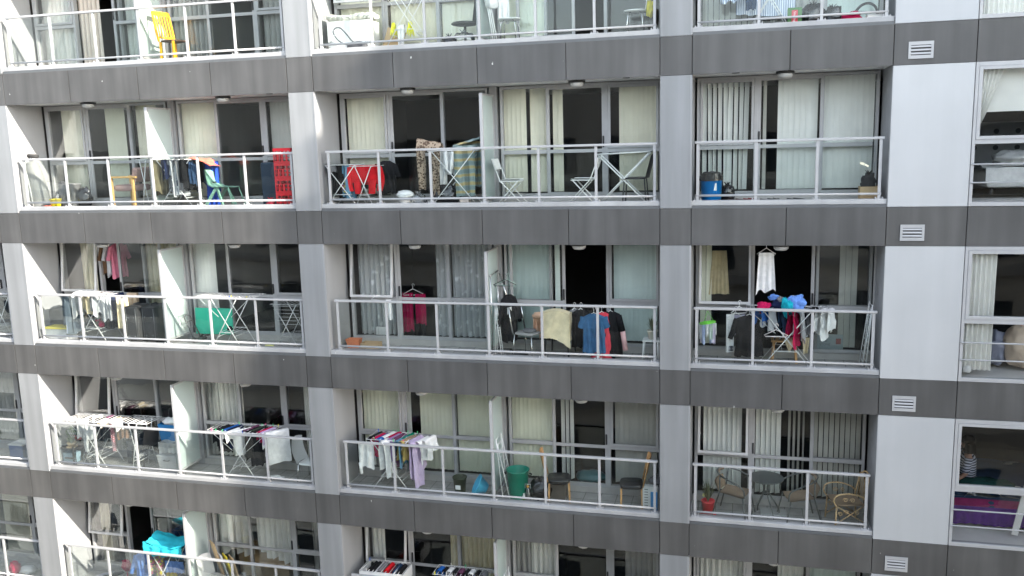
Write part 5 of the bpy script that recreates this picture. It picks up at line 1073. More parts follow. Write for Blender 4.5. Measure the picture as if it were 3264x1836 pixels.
garment('cream_skirt', 'long cream skirt hanging behind the open awning window', 'skirt', lambda m: sheet(m, (-.13, 0), (.12, .02), 0, -.78, 5, .03, 3, taper=-.45, hem=.05, bulge=.03), cloth('pale_cream', (.60, .50, .30), trans=.2), on(3, 13.81, 1.10, 1.86))
t = thing('white_skirt', 'white skirt hanging on a hanger in the open doorway', 'skirt', on(3, 14.59, .62, 1.97)); hanger(MB(), (0, 0, 0), .0, .30).build('hanger', WPLA, t); sheet(MB(), (-.12, 0), (.12, .02), -.08, -.76, 3, .025, 5, taper=-.35, hem=.09, bulge=.03).build('cloth', CL('white'), t)

# ================================================================== ROW 4
t = thing('plant_shelf', 'low dark shelf of pot plants in the sunlit corner', 'shelf', on(4, .18, .50)); MB().box(-.16, .30, -.16, .16, .34, .36).build('shelf_board', M('dark_shelf', (.05, .04, .035), .7), t); legs4(t, .40, .28, .34, .012, BPLA, .0)
pot_plant('potted_plant', 'trailing light green plant at the back of the shelf', 4, .10, .58, .362, .09, .14, M('pale_pot', (.55, .58, .45), .6), LEAF, 70, .30, .18, .02, 2)
pot_plant('potted_plant', 'small plant in a red bowl above the shelf', 4, .26, .62, .47, .10, .08, M('red_pot', (.65, .04, .05), .4), LEAF, 30, .20, .12, .014, 3)
pot_plant('potted_plant', 'bushy plant in a beige bowl with a saucer on the shelf', 4, .26, .42, .362, .09, .11, M('beige_pot', (.50, .40, .26), .7), LEAF, 60, .18, .14, .018, 5, saucer=True)
t = thing('wire_shelf', 'small wire basket tilted in the sunlit corner', 'basket', on(4, .32, .55, .62)); m = MB(); [m.tube([(-.16 + .06 * k, -.1, .10), (-.04 + .04 * k, -.1, -.10)], .004, 6) for k in range(6)]; [m.tube([(-.16 + .05 * k, -.1, .1 - .07 * k), (.14, -.1, .14 - .07 * k)], .004, 6) for k in range(4)]; m.build('wires', WIRE, t)
box_thing('water_box', 'clear blue tinted box under the plant shelf', 'box', 4, .16, .50, .30, .2, .22, M('bluish_plastic', (.30, .42, .50), .3)); bag('carrier_bag', 'clear bag of clothes beside the plant shelf', 4, .50, .62, (.13, .12, .12), CBAG, 3); bag('carrier_bag', 'flat clear bag on the floor under the tilted airer', 4, .74, .50, (.16, .12, .07), CBAG, 6, knot=False)
t = thing('luggage_stand', 'small black metal frame standing at the left rail', 'frame', on(4, .40, .28)); MB().bar((0, 0, 0), (0, 0, .42), .03).bar((-.22, 0, .16), (0, 0, .16), .03).build('bars', BPLA, t)
airer(4, .98, .46, 'white airer with a checked cloth in the sunlit corner balcony', L=.80, D=.5, H=1.02, spread=.66, wing=.25)
airer(4, 2.02, .46, 'second white airer, nearly closed, beside the blue storage tub', L=.70, D=.5, H=1.05, spread=.22)
garment('white_shirt', 'white shirt with a printed Z hanging by the sunlit rail', 'shirt', lambda m: (sheet(m, (-.10, 0), (.22, .02), 0, -.36, 2, .02, 4, zslope=.04), sheet(m, (-.12, -.01), (-.01, 0), 0, -.62, 2, .025, 8, taper=.3)), CL('white'), on(4, .86, .24, .98))
garment('checked_cloth', 'narrow red and white checked scarf hanging from the airer', 'scarf', lambda m: sheet(m, (-.05, 0), (.05, 0), 0, -.62, 1, .015, 3), CHECK, on(4, 1.30, .46, .94))
for i, (c, x, y, l, n) in enumerate([('white', .82, .6, .2, 'white hand towel'), ('cream', 1.16, .34, .12, 'cream face cloth'), ('black', 1.24, .64, .30, 'black leggings'), ('white', 1.45, .44, .22, 'small white vest'), ('plum', 1.12, .62, .26, 'plum top'), ('black', 1.60, .60, .22, 'black shorts'), ('cream', 1.38, .5, .10, 'cream sock')]):
    garment('laundry', f'{n} on the airer with the checked scarf', 'laundry', lambda m, i=i, l=l: over_rod(m, (0, -.10), (.02, .12), 0, l, l * .8, i + 22, amp=.02, hem=.06), CL(c), on(4, x, y, 1.03))
chair(4, 1.86, .72, 'dark chair standing behind the nearly closed airer', rz=pi * .9, mat=M('dark_brown', (.05, .04, .035), .7), back='panel', bh=.4, seat=(.4, .4, .42))
box_thing('storage_tub', 'pale grey lidded tub with a dark handle', 'tub', 4, 2.74, .42, .46, .36, .36, M('grey_tub', (.42, .42, .42), .4), lid=True, handle=True, taper=.03)
garment('grey_cloth', 'pale grey cloth spilling over the grey lidded tub', 'cloth', lambda m: (m.grid(lambda u, v: Vector((-.2 + .4 * u, -.12 + .3 * v, .26 + .015 * sin(8 * u))), 8, 8), sheet(m, (-.22, -.13), (.22, -.13), .26, .04, 4, .025, 3, hem=.10)), cloth('pale_grey', (.45, .45, .44)), on(4, 2.72, .46, .38))
box_thing('storage_tub', 'bright blue plastic storage tub piled with cloth beside the screen', 'tub', 4, 2.66, .62, .46, .32, .36, M('blue_tub', (.01, .16, .40), .4), lid=False, open_=True, taper=.03, z=.62)
t = thing('shelf_unit', 'dark shelf holding the bright blue tub', 'shelf', on(4, 2.64, .64)); MB().box(-.26, .24, -.17, .17, .595, .615).build('shelf_board', BPLA, t); legs4(t, .44, .28, .595, .014, BPLA, 0)
garment('white_cloth', 'white cloth heaped in the bright blue tub', 'cloth', lambda m: m.lump((0, 0, 0), (.20, .14, .09), 4, .3, 3), CL('white'), on(4, 2.68, .62, 1.00))
box_thing('drawer_unit', 'dark plastic drawer unit against the wall behind the airers', 'drawers', 4, 1.62, .74, .30, .24, .5, M('dark_drawer', (.04, .045, .06), .5))
# bay B row 4
airer(4, 4.48, .46, 'white airer with the big white T-shirt and coloured pegs', L=.80, D=.5, H=1.0, spread=.70, wing=.30)
tt = COL.objects[-1]
ar = [c for c in COL.objects if c.get('label') == 'white airer with the big white T-shirt and coloured pegs'][0]
pegs(ar, [(-.6, -.25, 1.02), (-.5, -.25, 1.02), (-.28, .25, 1.02), (0, .25, 1.02), (.25, .25, 1.02), (.33, .25, 1.02), (.5, .25, 1.02), (.62, .25, 1.02), (-.35, -.25, 1.02), (.1, -.25, 1.02)])
garment('white_tshirt', 'big white T-shirt hanging at the right end of the pegged airer', 'T-shirt', lambda m: (over_rod(m, (-.13, -.20), (.17, .16), 0, .66, .5, 3, folds=1, amp=.02, gap=.05, taper=-.1), sheet(m, (-.2, -.20), (-.1, -.22), -.06, -.34, 1, .02, 5)), CL('white'), on(4, 5.20, .44, 1.03))
garment('white_towel', 'plain white towel hanging in the middle of the pegged airer', 'towel', lambda m: over_rod(m, (-.12, -.18), (.12, .10), 0, .52, .4, 6, amp=.015, taper=.1), CL('white'), on(4, 4.48, .40, 1.03))
for i, (c, x, y, l, n) in enumerate([('black', 3.98, .42, .34, 'black skirt'), ('black', 4.08, .42, .42, 'black fringed top'), ('blue', 4.17, .45, .16, 'bright blue top'), ('navy', 4.25, .46, .38, 'navy top'), ('white', 4.30, .26, .18, 'small white vest'), ('plum', 4.60, .5, .20, 'plum socks'), ('black', 4.70, .44, .72, 'black trousers'), ('dgreen', 4.78, .5, .14, 'green cloth'), ('black', 4.83, .42, .70, 'long black top'), ('crimson', 4.95, .45, .20, 'crimson top'), ('lilac', 5.02, .42, .25, 'lilac top')]):
    garment('laundry', f'{n} on the airer with the big white T-shirt', 'laundry', lambda m, i=i, l=l: over_rod(m, (-.05, -.20), (.06, .18), 0, l, l * .85, i + 31, amp=.02, hem=.07, gap=.04), CL(c), on(4, x, y, 1.02))
garment('fallen_cloth', 'white cloth fallen on the floor right of the pegged airer', 'cloth', lambda m: m.lump((0, 0, .03), (.18, .06, .035), 4, .4, 4, floor=0), CL('white'), on(4, 5.12, .42))
chair(4, 5.90, .50, 'white moulded chair half hidden by the right pier', rz=-.1, mat=WPLA, legm=CHROME, back='panel', bh=.46, seat=(.42, .42, .40), bend=-.04)
# bay C row 4
airer(4, 7.72, .46, 'white airer packed with pastel laundry beside the left pier', L=.92, D=.5, H=1.03, spread=.80)
ar = [c for c in COL.objects if c.get('label') == 'white airer packed with pastel laundry beside the left pier'][0]
pegs(ar, [(-.42, .25, 1.05), (-.1, .25, 1.05), (.0, .25, 1.05), (.2, .25, 1.05), (.40, .25, 1.05), (-.3, -.25, 1.05), (.1, -.25, 1.05), (.3, -.25, 1.05)])
garment('white_blouse', 'white blouse hanging upside down at the left of the pastel laundry', 'blouse', lambda m: (over_rod(m, (-.18, 0), (.14, 0), 0, .50, .5, 3, folds=2, amp=.03, gap=.04, hem=.06), m.tube([(-.15, -.06, -.4), (-.13, -.06, -.62)], .035, 8, r2=.028)), CL('white'), on(4, 7.28, .22, .98))
for i, (c, x, y, l, n) in enumerate([('black', 7.33, .48, .30, 'black top'), ('crimson', 7.42, .40, .34, 'crimson top'), ('grey', 7.44, .55, .75, 'grey trousers'), ('blue', 7.52, .40, .46, 'royal blue shirt'), ('white', 7.58, .52, .18, 'white collar shirt'), ('white', 7.66, .26, .70, 'long ivory scarf'), ('crimson', 7.70, .52, .14, 'small red cloth'), ('purple', 7.74, .42, .48, 'mauve top'), ('plum', 7.82, .46, .52, 'plum trousers'),
                                     ('steel', 7.93, .36, .50, 'steel blue jeans'), ('green', 7.99, .52, .66, 'emerald green top'), ('tan', 8.05, .40, .34, 'tan cotton top'), ('mustard', 8.02, .34, .42, 'mustard cloth'), ('grey', 8.12, .5, .8, 'dark taupe trousers'), ('lilac', 8.24, .30, .88, 'long lilac sheet'), ('lilac', 8.19, .42, .64, 'narrow lilac sleeve'), ('white', 8.34, .38, .44, 'white nightshirt'), ('white', 8.43, .46, .28, 'white hand towel')]):
    garment('laundry', f'{n} in the pastel laundry beside the left pier', 'laundry', lambda m, i=i, l=l: over_rod(m, (-.04, -.19), (.06, .18), 0, l, l * .85, i + 51, amp=.03, taper=.25 * (i % 3 - 1), hem=.10, gap=.045), CL(c) if c != 'lilac' else cloth('soft_lilac', (.60, .48, .66)), on(4, x, y, 1.05))
bucket('plant_pot', 'empty dark green plant pot on the tiled floor', 'pot', 4, 9.03, .48, .10, .13, .31, M('dark_green_plastic', (.035, .045, .02), .5))
MB().box(-.05, .05, -.132, -.125, .10, .18).build('paper_label', WPLA, COL.objects[-2] if False else [c for c in COL.objects if c.get('label') == 'empty dark green plant pot on the tiled floor'][0])
bucket('washing_bowl', 'light blue plastic bowl tipped on its side', 'bowl', 4, 9.60, .36, .09, .19, .22, M('light_blue_plastic', (.06, .38, .58), .35), tip=Matrix.Rotation(-1.05, 3, 'Y') @ Matrix.Rotation(.3, 3, 'X'), z=.16)
# bay D row 4
folded_airer(4, 9.95, .40, 'folded white airer leaning against the screen by the green bin', w=.34, h=1.20, lean=-.10, gap=.14)
bucket('rubbish_bin', 'big green ribbed rubbish bin without a lid', 'bin', 4, 10.22, .34, .155, .205, .60, M('green_plastic', (.0, .20, .13), .4), ribs=16, handle='side')
t = thing('bottle', 'large clear plastic bottle with a blue cap', 'bottle', on(4, 10.43, .24)); MB().lathe([(.062, 0), (.066, .02), (.062, .06), (.066, .1), (.064, .2), (.03, .27), (.022, .3)], (0, 0, 0), 18).build('body', glass_mat('bottle_plastic', (.85, .9, .92), .1, rough=.05, edge=1.5), t); MB().lathe([(.026, .30), (.026, .335), (.001, .336)], (0, 0, 0), 14).build('cap', M('cap_orange', (.6, .3, .05), .4), t); MB().tube([(-.05, 0, .28), (-.05, 0, .36), (.05, 0, .36), (.05, 0, .28)], .007, 6).build('handle', WPLA, t)
t = thing('bottle', 'small detergent bottle at the foot of the green bin', 'bottle', on(4, 10.36, .20)); MB().lathe([(.025, 0), (.028, .02), (.028, .12), (.014, .16), (.014, .19), (.001, .19)], (0, 0, 0), 12).build('body', WPLA, t); MB().lathe([(.0285, .04), (.0285, .1)], (0, 0, 0), 12).build('label_band', LEAF, t)
bag('bin_bag', 'black knotted bin bag right of the green rubbish bin', 4, 10.62, .46, (.20, .17, .22), BAG, 5)
box_thing('cardboard_box', 'dark brown box on the floor behind the wooden chair', 'box', 4, 10.93, .62, .30, .26, .28, M('dark_card', (.13, .11, .09), .9))
BCH = dict(mat=WOOD, legm=WOOD, seatm=M('black_vinyl', (.015, .015, .017), .35, spec=.6), back='uprights', seat=(.42, .42, .47), legr=.016, square=True, splay=.012, seat_th=.07, bh=.50)
chair(4, 10.98, .44, 'wooden dining chair with black padded seat by the post', rz=.2, **BCH); chair(4, 12.32, .44, 'wooden dining chair with black padded seat by the right pier', rz=pi + .12, **BCH)
t = thing('printed_carton', 'white and blue printed carton standing at the right pier', 'box', on(4, 12.68, .32)); MB().box(-.14, .12, -.06, .06, 0, .47).build('body', M('printed_white', (.55, .56, .54), .7), t); MB().box(.0, .122, -.063, -.0605, .0, .38).build('blue_panel', M('print_blue', (.03, .20, .45), .5), t)
m = MB(); [m.box(-.11, -.045, -.0632, -.0606, .06 + .05 * k, .075 + .05 * k) for k in range(8)]; m.build('print', M('print_grey', (.12, .12, .13), .6), t)
bag('carrier_bag', 'dark bag resting on the white and blue carton', 4, 12.76, .42, (.13, .10, .07), M('grey_bag', (.10, .10, .11), .4), 4, z=.47)
m = MB().lump((0, 0, .1), (.30, .2, .11), 3, .12, 2.5, floor=0); o = m.build('cushion', M('blue_green_silk', (.10, .24, .26), .3, var=.25, scale=3)); o.location = (11.42, 1.35, FL(4) + .06); tag(o, 'shiny blue green cushion inside the glass door', 'cushion')
# bay E row 4
pot_plant('potted_plant', 'spiky yucca in a red pot beside the left pier', 4, 13.68, .34, 0, .11, .27, M('red_pot', (.65, .04, .05), .4), LEAFD, 46, .42, .16, .011, 6, saucer=True, droop=.25)
t = [c for c in COL.objects if c.get('label') == 'spiky yucca in a red pot beside the left pier'][0]; MB().lump((-.07, 0, .36), (.03, .03, .03), 2, .3, 3, 10).lump((-.03, .02, .33), (.025, .02, .03), 5, .3, 3, 10).build('flower', M('pale_flower', (.65, .6, .25), .6), t)
bistro_chair(4, 14.12, .44, 'left tubular garden chair facing the glass table', rz=-.3); bistro_chair(4, 15.22, .44, 'right tubular garden chair facing the glass table', rz=pi + .25)
t = thing('glass_table', 'round garden table with a frosted glass top and bent legs', 'table', on(4, 14.66, .45)); tb = M('grey_tube', (.10, .105, .10), .4, metal=.3)
MB().lathe([(.0001, .712), (.285, .712), (.285, .720), (.0001, .720)], (0, 0, 0), 40).build('glass_top', M('dim_glass', (.28, .34, .33), .12, spec=.9, var=.3, scale=5), t); MB().lathe([(.285, .700), (.297, .708), (.297, .722), (.287, .726)], (0, 0, 0), 40).build('rim', tb, t)
for k in range(4): a = k * pi / 2 + .5; MB().tube(smooth([(.27 * cos(a), .27 * sin(a), .0), (.25 * cos(a), .25 * sin(a), .12), (.10 * cos(a), .10 * sin(a), .36), (.05 * cos(a), .05 * sin(a), .46), (.06 * cos(a), .06 * sin(a), .60), (.20 * cos(a), .20 * sin(a), .70)]), .012).build('leg', tb, t)
MB().lathe([(.06, .44), (.068, .45), (.06, .46)], (0, 0, 0), 16).build('collar', tb, t)
t = thing('rattan_chair', 'honey coloured rattan armchair with curled side scrolls', 'chair', on(4, 15.98, .47), pi + .25); rt = M('rattan', (.46, .31, .16), .6, var=.2, scale=30, bump=.3)
MB().grid(lambda u, v: Vector((-.22 + .46 * v, (u - .5) * .44, .42 - .015 * sin(pi * u))), 8, 8).grid(lambda u, v: Vector((-.22 + .46 * v, (u - .5) * .44, .39)), 8, 8).tube([(-.22, -.22, .40), (.24, -.22, .40), (.24, .22, .40), (-.22, .22, .40)], .016, closed=True).build('seat', M('rattan_weave', (.24, .17, .11), .8, bump=.7, bscale=70), t)
for sy in (-1, 1):
    MB().tube([(.26, sy * .24, 0), (.24, sy * .23, .40)], .015).build('leg', rt, t); MB().tube([(-.26, sy * .22, 0), (-.24, sy * .22, .45), (-.30, sy * .18, .82)], .015).build('leg', rt, t)
    MB().tube(smooth([(.25, sy * .24, .40), (.30, sy * .25, .50), (.24, sy * .26, .60), (.05, sy * .26, .62), (-.16, sy * .24, .56), (-.25, sy * .22, .48)]), .014).build('armrest', rt, t)
    m = MB()
    for cx, cz in ((.10, .50), (-.02, .49), (.08, .28), (-.10, .27), (.18, .25)): m.tube([(cx + .045 * (1 - k / 16) * cos(k * .7), sy * .235, cz + .045 * (1 - k / 16) * sin(k * .7)) for k in range(14)], .007, 6)
    m.tube([(.24, sy * .23, .02 + .06), (-.22, sy * .22, .38)], .009).tube([(-.24, sy * .22, .08), (.22, sy * .23, .38)], .009); m.build('scroll', rt, t)
m = MB().tube([(-.30, -.18, .80), (-.33, -.09, .88), (-.34, 0, .90), (-.33, .09, .88), (-.30, .18, .80)], .015)
for k in range(7): yy = -.15 + .05 * k; m.tube([(-.25, yy, .42), (-.33 + abs(yy) * .2, yy, .86)], .006, 6)
m.build('backrest', rt, t)
o = MB().box(-.22, .22, -.14, .14, 0, .03).build('mat', M('grey_mat', (.40, .40, .39), .8), None, bevel=.01); o.location = on(4, 14.80, .62); tag(o, 'flat grey paving slab on the floor behind the glass table', 'slab')

# ================================================================== ROW 5 (bottom)
shoes(5, .42, .66, 'grey and blue sneaker by the sunlit wall', M('sneaker_grey', (.35, .35, .42), .6), WPLA, rz=1.2); shoes(5, .62, .7, 'dark sneaker beside the grey and blue pair', BPLA, BPLA, rz=1.0)
garment('red_cloth', 'dark red cloth bundle drying low in front of the window', 'cloth', lambda m: (m.lump((0, 0, 0), (.12, .08, .12), 3, .35, 3), m.tube([(0, 0, -.3), (0, 0, 0)], .012)), CL('crimson'), on(5, 1.12, .66, .34))
airer(5, 2.42, .44, 'airer buried under the turquoise sheet', L=.8, D=.5, H=1.02, spread=.6)
garment('turquoise_sheet', 'turquoise sheet swagged over the bottom left airer', 'sheet', lambda m: (m.grid(lambda u, v: Vector((-.46 + .94 * u, -.28 + .5 * v + .05 * sin(5 * u), .10 - .10 * sin(pi * u) - .12 * (1 - v) * sin(pi * v + .4) + .05 * noise.noise(Vector((u * 5, v * 6, 3))))), 30, 18), sheet(m, (-.44, -.28), (.48, -.26), .06, -.22, 4, .03, 4, sag=.1, hem=.05, bulge=-.04)), CL('turq'), on(5, 2.46, .44, 1.15))
garment('blue_towel', 'sky blue shirt hanging left of the turquoise sheet', 'shirt', lambda m: shirt(m, (0, 0, 0), .34, .72, .3, 4, sleeve=.42), CL('sky'), on(5, 1.86, .32, .90))
garment('patterned_cloth', 'yellow and red patterned cloth below the turquoise sheet', 'cloth', lambda m: over_rod(m, (-.18, -.05), (.18, 0), 0, .42, .3, 3, folds=2, amp=.03, hem=.06), PAIS, on(5, 2.20, .30, .86))
garment('blue_skirt', 'short blue gathered cloth under the turquoise sheet', 'cloth', lambda m: sheet(m, (-.22, 0), (.22, .02), 0, -.26, 5, .025, 3, hem=.04), CL('sky'), on(5, 2.62, .30, .76))
garment('yellow_cloth', 'mustard yellow cloth hanging low on the bottom left airer', 'cloth', lambda m: sheet(m, (-.12, 0), (.14, .02), 0, -.4, 3, .025, 5, hem=.04), CL('yellow'), on(5, 2.44, .42, .54)); garment('dark_cloth', 'black cloth hanging at the right end under the turquoise sheet', 'cloth', lambda m: sheet(m, (-.12, 0), (.14, .02), 0, -.6, 3, .025, 5, hem=.04), CL('black'), on(5, 2.78, .42, .72))
for i, (c, x, a, hh, mt, n) in enumerate([(0, 3.50, .22, 1.22, CARD, 'tall folded brown cardboard'), (0, 3.60, .24, .95, M('white_sheet_board', (.6, .6, .58), .7), 'white board'), (0, 3.70, .22, .92, M('yellow_card', (.72, .58, .03), .5), 'yellow board'), (0, 3.82, .20, .88, CARD, 'shorter brown cardboard')]):
    o = MB().box(-.012, .012, -.13, .13, 0, hh).build('board', mt); o.location = on(5, x + .12, .70); o.rotation_euler = (0, -a, .9); tag(o, f'{n} leaning beside the screen on the bottom balcony', 'board', 'boards leaning by the bottom screen')
chair(5, 3.50, .40, 'white plastic chair in front of the leaning boards', rz=-.3, mat=WPLA, legm=WPLA, back='panel', bh=.42, seat=(.42, .42, .43))
t = box_thing('cardboard_box', 'large open brown carton behind the bottom left glass', 'box', 5, 4.15, 1.55, 1.2, .5, .62, CARD, open_=True)
bag('plastic_bag', 'white plastic bag leaning by the large carton', 5, 4.0, .72, (.12, .1, .22), CBAG, 3)
t = airer(5, 7.40, .46, 'bottom middle airer with white framed wings and dark laundry', L=.9, D=.5, H=1.04, spread=.6)
m = MB(); [m.box(-.45 + .30 * k, -.43 + .30 * k, -.25, .25, .80, 1.03) for k in (0, 1, 3)]; m.box(-.45, .47, -.262, -.252, .93, 1.04); m.build('fabric_tray', WPLA, t)
pegs(t, [(-.42, .2, 1.07), (-.3, -.24, 1.07), (-.1, .24, 1.07)])
for i, (c, x, l, n) in enumerate([('black', 7.12, .4, 'black leggings'), ('black', 7.20, .5, 'black T-shirt'), ('red', 7.47, .26, 'bright red top'), ('dblue', 7.64, .5, 'dark blue jeans'), ('black', 7.74, .5, 'black jeans'), ('grey', 7.32, .4, 'grey top')]):
    garment('laundry', f'{n} on the bottom middle airer', 'laundry', lambda m, i=i, l=l: over_rod(m, (0, -.18), (.02, .18), 0, l, l * .85, i + 71, amp=.02, hem=.07, gap=.035), CL(c), on(5, x, .46, 1.06))
t = airer(5, 9.02, .46, 'bottom airer of small dark clothes left of the screen', L=1.1, D=.4, H=1.10, spread=.5)
pegs(t, [(-.5, -.2, 1.13), (-.3, .2, 1.13), (.0, .2, 1.13), (.3, -.2, 1.13)])
for i, (c, x, l, n) in enumerate([('blue', 8.56, .16, 'blue sock'), ('black', 8.66, .4, 'black vest'), ('white', 8.76, .2, 'white sock'), ('black', 8.86, .45, 'black top'), ('plum', 8.98, .2, 'plum sock'), ('black', 9.10, .4, 'black shorts'), ('white', 9.2, .14, 'white cloth'), ('black', 9.32, .4, 'black skirt'), ('grey', 9.45, .3, 'grey top')]):
    garment('laundry', f'{n} on the bottom airer left of the screen', 'laundry', lambda m, i=i, l=l: over_rod(m, (0, -.10), (.02, .10), 0, l, l * .85, i + 81, amp=.02, hem=.07, gap=.045), CL(c), on(5, x, .46, 1.13))
folded_airer(5, 10.0, .34, 'white folded frame right of the bottom middle screen', w=.3, h=1.30, lean=-.06)
for i, (c, x, y, w_, l, h_, n) in enumerate([('black', 3.12, 0.44, 0.3, 0.58, 0.94, 'wide black trousers'), ('khaki', 3.24, 0.26, 0.2, 0.6, 0.93, 'olive trousers'), ('black', 3.52, 0.5, 0.34, 0.52, 0.94, 'broad black sweater'), ('navy', 3.66, 0.3, 0.18, 0.48, 0.93, 'navy blouse'), ('black', 3.84, 0.46, 0.28, 0.6, 0.94, 'long black pullover')]):
    garment('laundry', f'{n} spread over the airer beside the blue towel', 'laundry', lambda m, i=i, w_=w_, l=l: over_rod(m, (-w_ / 2, -.03), (w_ / 2, .05), 0, l, l * .7, i + 101, folds=3, amp=.03, gap=.04, hem=.10, taper=.15 * (i % 3 - 1)), CL(c), on(2, x, y, h_))
for i, (c, x, y, w_, l, h_, n) in enumerate([('black', 1.14, 0.5, 0.3, 0.6, 0.97, 'broad black cloth'), ('black', 1.5, 0.5, 0.34, 0.7, 0.97, 'long black dress'), ('white', 0.92, 0.3, 0.2, 0.34, 0.97, 'white blouse'), ('lgrey', 1.62, 0.3, 0.16, 0.5, 0.97, 'pale grey trousers')]):
    garment('laundry', f'{n} spread over the sunlit airer by the suitcases', 'laundry', lambda m, i=i, w_=w_, l=l: over_rod(m, (-w_ / 2, -.03), (w_ / 2, .05), 0, l, l * .7, i + 111, folds=3, amp=.03, gap=.04, hem=.10, taper=.15 * (i % 3 - 1)), CL(c), on(3, x, y, h_))
for i, (c, x, y, w_, l, h_, n) in enumerate([('black', 1.02, 0.52, 0.26, 0.46, 1.02, 'black shirt'), ('white', 0.66, 0.34, 0.22, 0.4, 1.02, 'white pillowcase'), ('brown', 1.5, 0.56, 0.26, 0.44, 1.03, 'dark brown shirt')]):
    garment('laundry', f'{n} hung across the airer with the checked scarf', 'laundry', lambda m, i=i, w_=w_, l=l: over_rod(m, (-w_ / 2, -.03), (w_ / 2, .05), 0, l, l * .7, i + 121, folds=3, amp=.03, gap=.04, hem=.10, taper=.15 * (i % 3 - 1)), CL(c), on(4, x, y, h_))
for i, (c, x, y, w_, l, h_, n) in enumerate([('black', 4.0, 0.5, 0.26, 0.52, 1.01, 'black pullover'), ('black', 4.76, 0.52, 0.24, 0.74, 1.01, 'wide black trousers'), ('navy', 4.24, 0.56, 0.2, 0.44, 1.01, 'navy cardigan')]):
    garment('laundry', f'{n} hung across the airer with the big white T-shirt', 'laundry', lambda m, i=i, w_=w_, l=l: over_rod(m, (-w_ / 2, -.03), (w_ / 2, .05), 0, l, l * .7, i + 131, folds=3, amp=.03, gap=.04, hem=.10, taper=.15 * (i % 3 - 1)), CL(c), on(4, x, y, h_))
# ================================================================== left edge balconies and right edge bedrooms
box_thing('storage_tub', 'dark blue tub with white lid on the left edge balcony', 'tub', 4, -1.22, .55, .36, .3, .30, M('navy_tub', (.02, .08, .25), .45), lid=True, lidm=WPLA)
bag('white_bag', 'white crumpled bag on the bottom left edge balcony', 5, -1.35, .45, (.18, .14, .09), M('white_bag2', (.72, .72, .72), .3, bump=.5), 3, knot=False); garment('red_cloth', 'red cloth heap on the bottom left edge balcony', 'cloth', lambda m: m.lump((0, 0, .12), (.12, .12, .16), 3, .3, 3, floor=0), CL('crimson'), on(5, -1.66, .40))
shoes(5, -.95, .6, 'black shoe on the bottom left edge balcony', BPLA, BPLA, rz=.4)
airer(3, -1.05, .5, 'dark loaded airer on the left edge balcony', L=.6, D=.4, H=.9, spread=.5); garment('laundry', 'dark clothes on the left edge airer', 'laundry', lambda m: (over_rod(m, (-.2, 0), (.2, 0), 0, .5, .5, 3, amp=.03, gap=.05), over_rod(m, (-.1, .1), (.25, .1), 0, .6, .5, 5, amp=.03, gap=.05)), CL('black'), on(3, -1.05, .45, .92))
def bed(row, label, cov, y0=.9, x0=17.75, L=1.9, h=.5, skirt=None):
    t = thing('bed', label, 'bed', (x0, y0, zt(row) + .11))
    MB().box(0, 1.6, 0, L, .12, h).build('mattress', M('mattress_white', (.62, .62, .60), .9), t, bevel=.05)
    m = MB().grid(lambda u, v: Vector((-.03 + 1.66 * u, -.04 + L * v, h + .03 + .05 * noise.noise(Vector((u * 5, v * 5, row))) + .04 * sin(4 * u + 7 * v))), 30, 24); m.grid(lambda u, v: Vector((-.03 + 1.66 * u, -.05 - .02 * sin(20 * u), h + .04 - (h - .18) * v + .02 * noise.noise(Vector((u * 7, 1, 1))))), 30, 8); m.build('bedspread', cov, t)
    for k in range(4): MB().tube([(.1 + 1.4 * (k % 2), .1 + (L - .2) * (k // 2), 0), (.1 + 1.4 * (k % 2), .1 + (L - .2) * (k // 2), .12)], .03).build('leg', BPLA, t)
    return t
bed(2, 'unmade bed with white bedding behind the second window on the right edge', CL('white'), x0=17.95, y0=.85, h=.40)
garment('white_duvet', 'rumpled white duvet heaped on the unmade bed', 'duvet', lambda m: m.lump((0, 0, 0), (.42, .3, .13), 4, .22, 3, 34), CL('white'), (18.5, 1.15, zt(2) + .68))
t = thing('dotted_screen', 'grey wall panel with rows of dark dots behind the white bed', 'wall hanging', (17.6, 2.4, zt(2) + .12)); MB().box(0, 2.2, 0, .02, 0, 1.15).build('panel', M('panel_grey', (.30, .30, .30), .8), t)
for i in range(6):
    for j in range(4): MB().lathe([(.045, 0), (.04, .006), (.0001, .006)], (.15 + .34 * i, -.001, .15 + .28 * j), 12, R=Rx(pi / 2)).build('dot', M('dot_dark', (.04, .04, .045), .8), t)
garment('wrapped_quilt', 'beige quilt wrapped in clear plastic behind the third window', 'quilt', lambda m: m.lump((0, 0, .34), (.30, .24, .36), 5, .12, 2.5, 34, floor=0), M('quilt_beige', (.55, .44, .34), .5, bump=.8, bscale=14), (18.58, .62, zt(3) + .115))
garment('wrapped_pillows', 'bluish bedding in a plastic bag left of the wrapped quilt', 'bag', lambda m: m.lump((0, 0, .28), (.17, .18, .30), 7, .16, 2.5, 30, floor=0), M('bag_blue_grey', (.25, .27, .36), .35, bump=.8), (18.22, .75, zt(3) + .115))
garment('white_cloth', 'white crumpled cloth on the sill corner of the third window', 'cloth', lambda m: m.lump((0, 0, .05), (.07, .05, .06), 4, .35, 4, floor=0), CL('white'), (17.66, .14, zt(3) + .115))
b4 = bed(4, 'bed with a purple and magenta valance behind the lowest right window', CL('dblue'), x0=17.6, y0=.62, h=.50)
sheet(MB(), (-.02, -.07), (1.6, -.07), .50, .36, 4, .01, 3, nu=60, hem=.01).build('magenta_trim', cloth('magenta', (.26, .03, .12)), b4); sheet(MB(), (-.02, -.085), (1.6, -.085), .37, .05, 11, .018, 5, nu=110, hem=.03).build('purple_valance', cloth('violet', (.11, .035, .22)), b4)
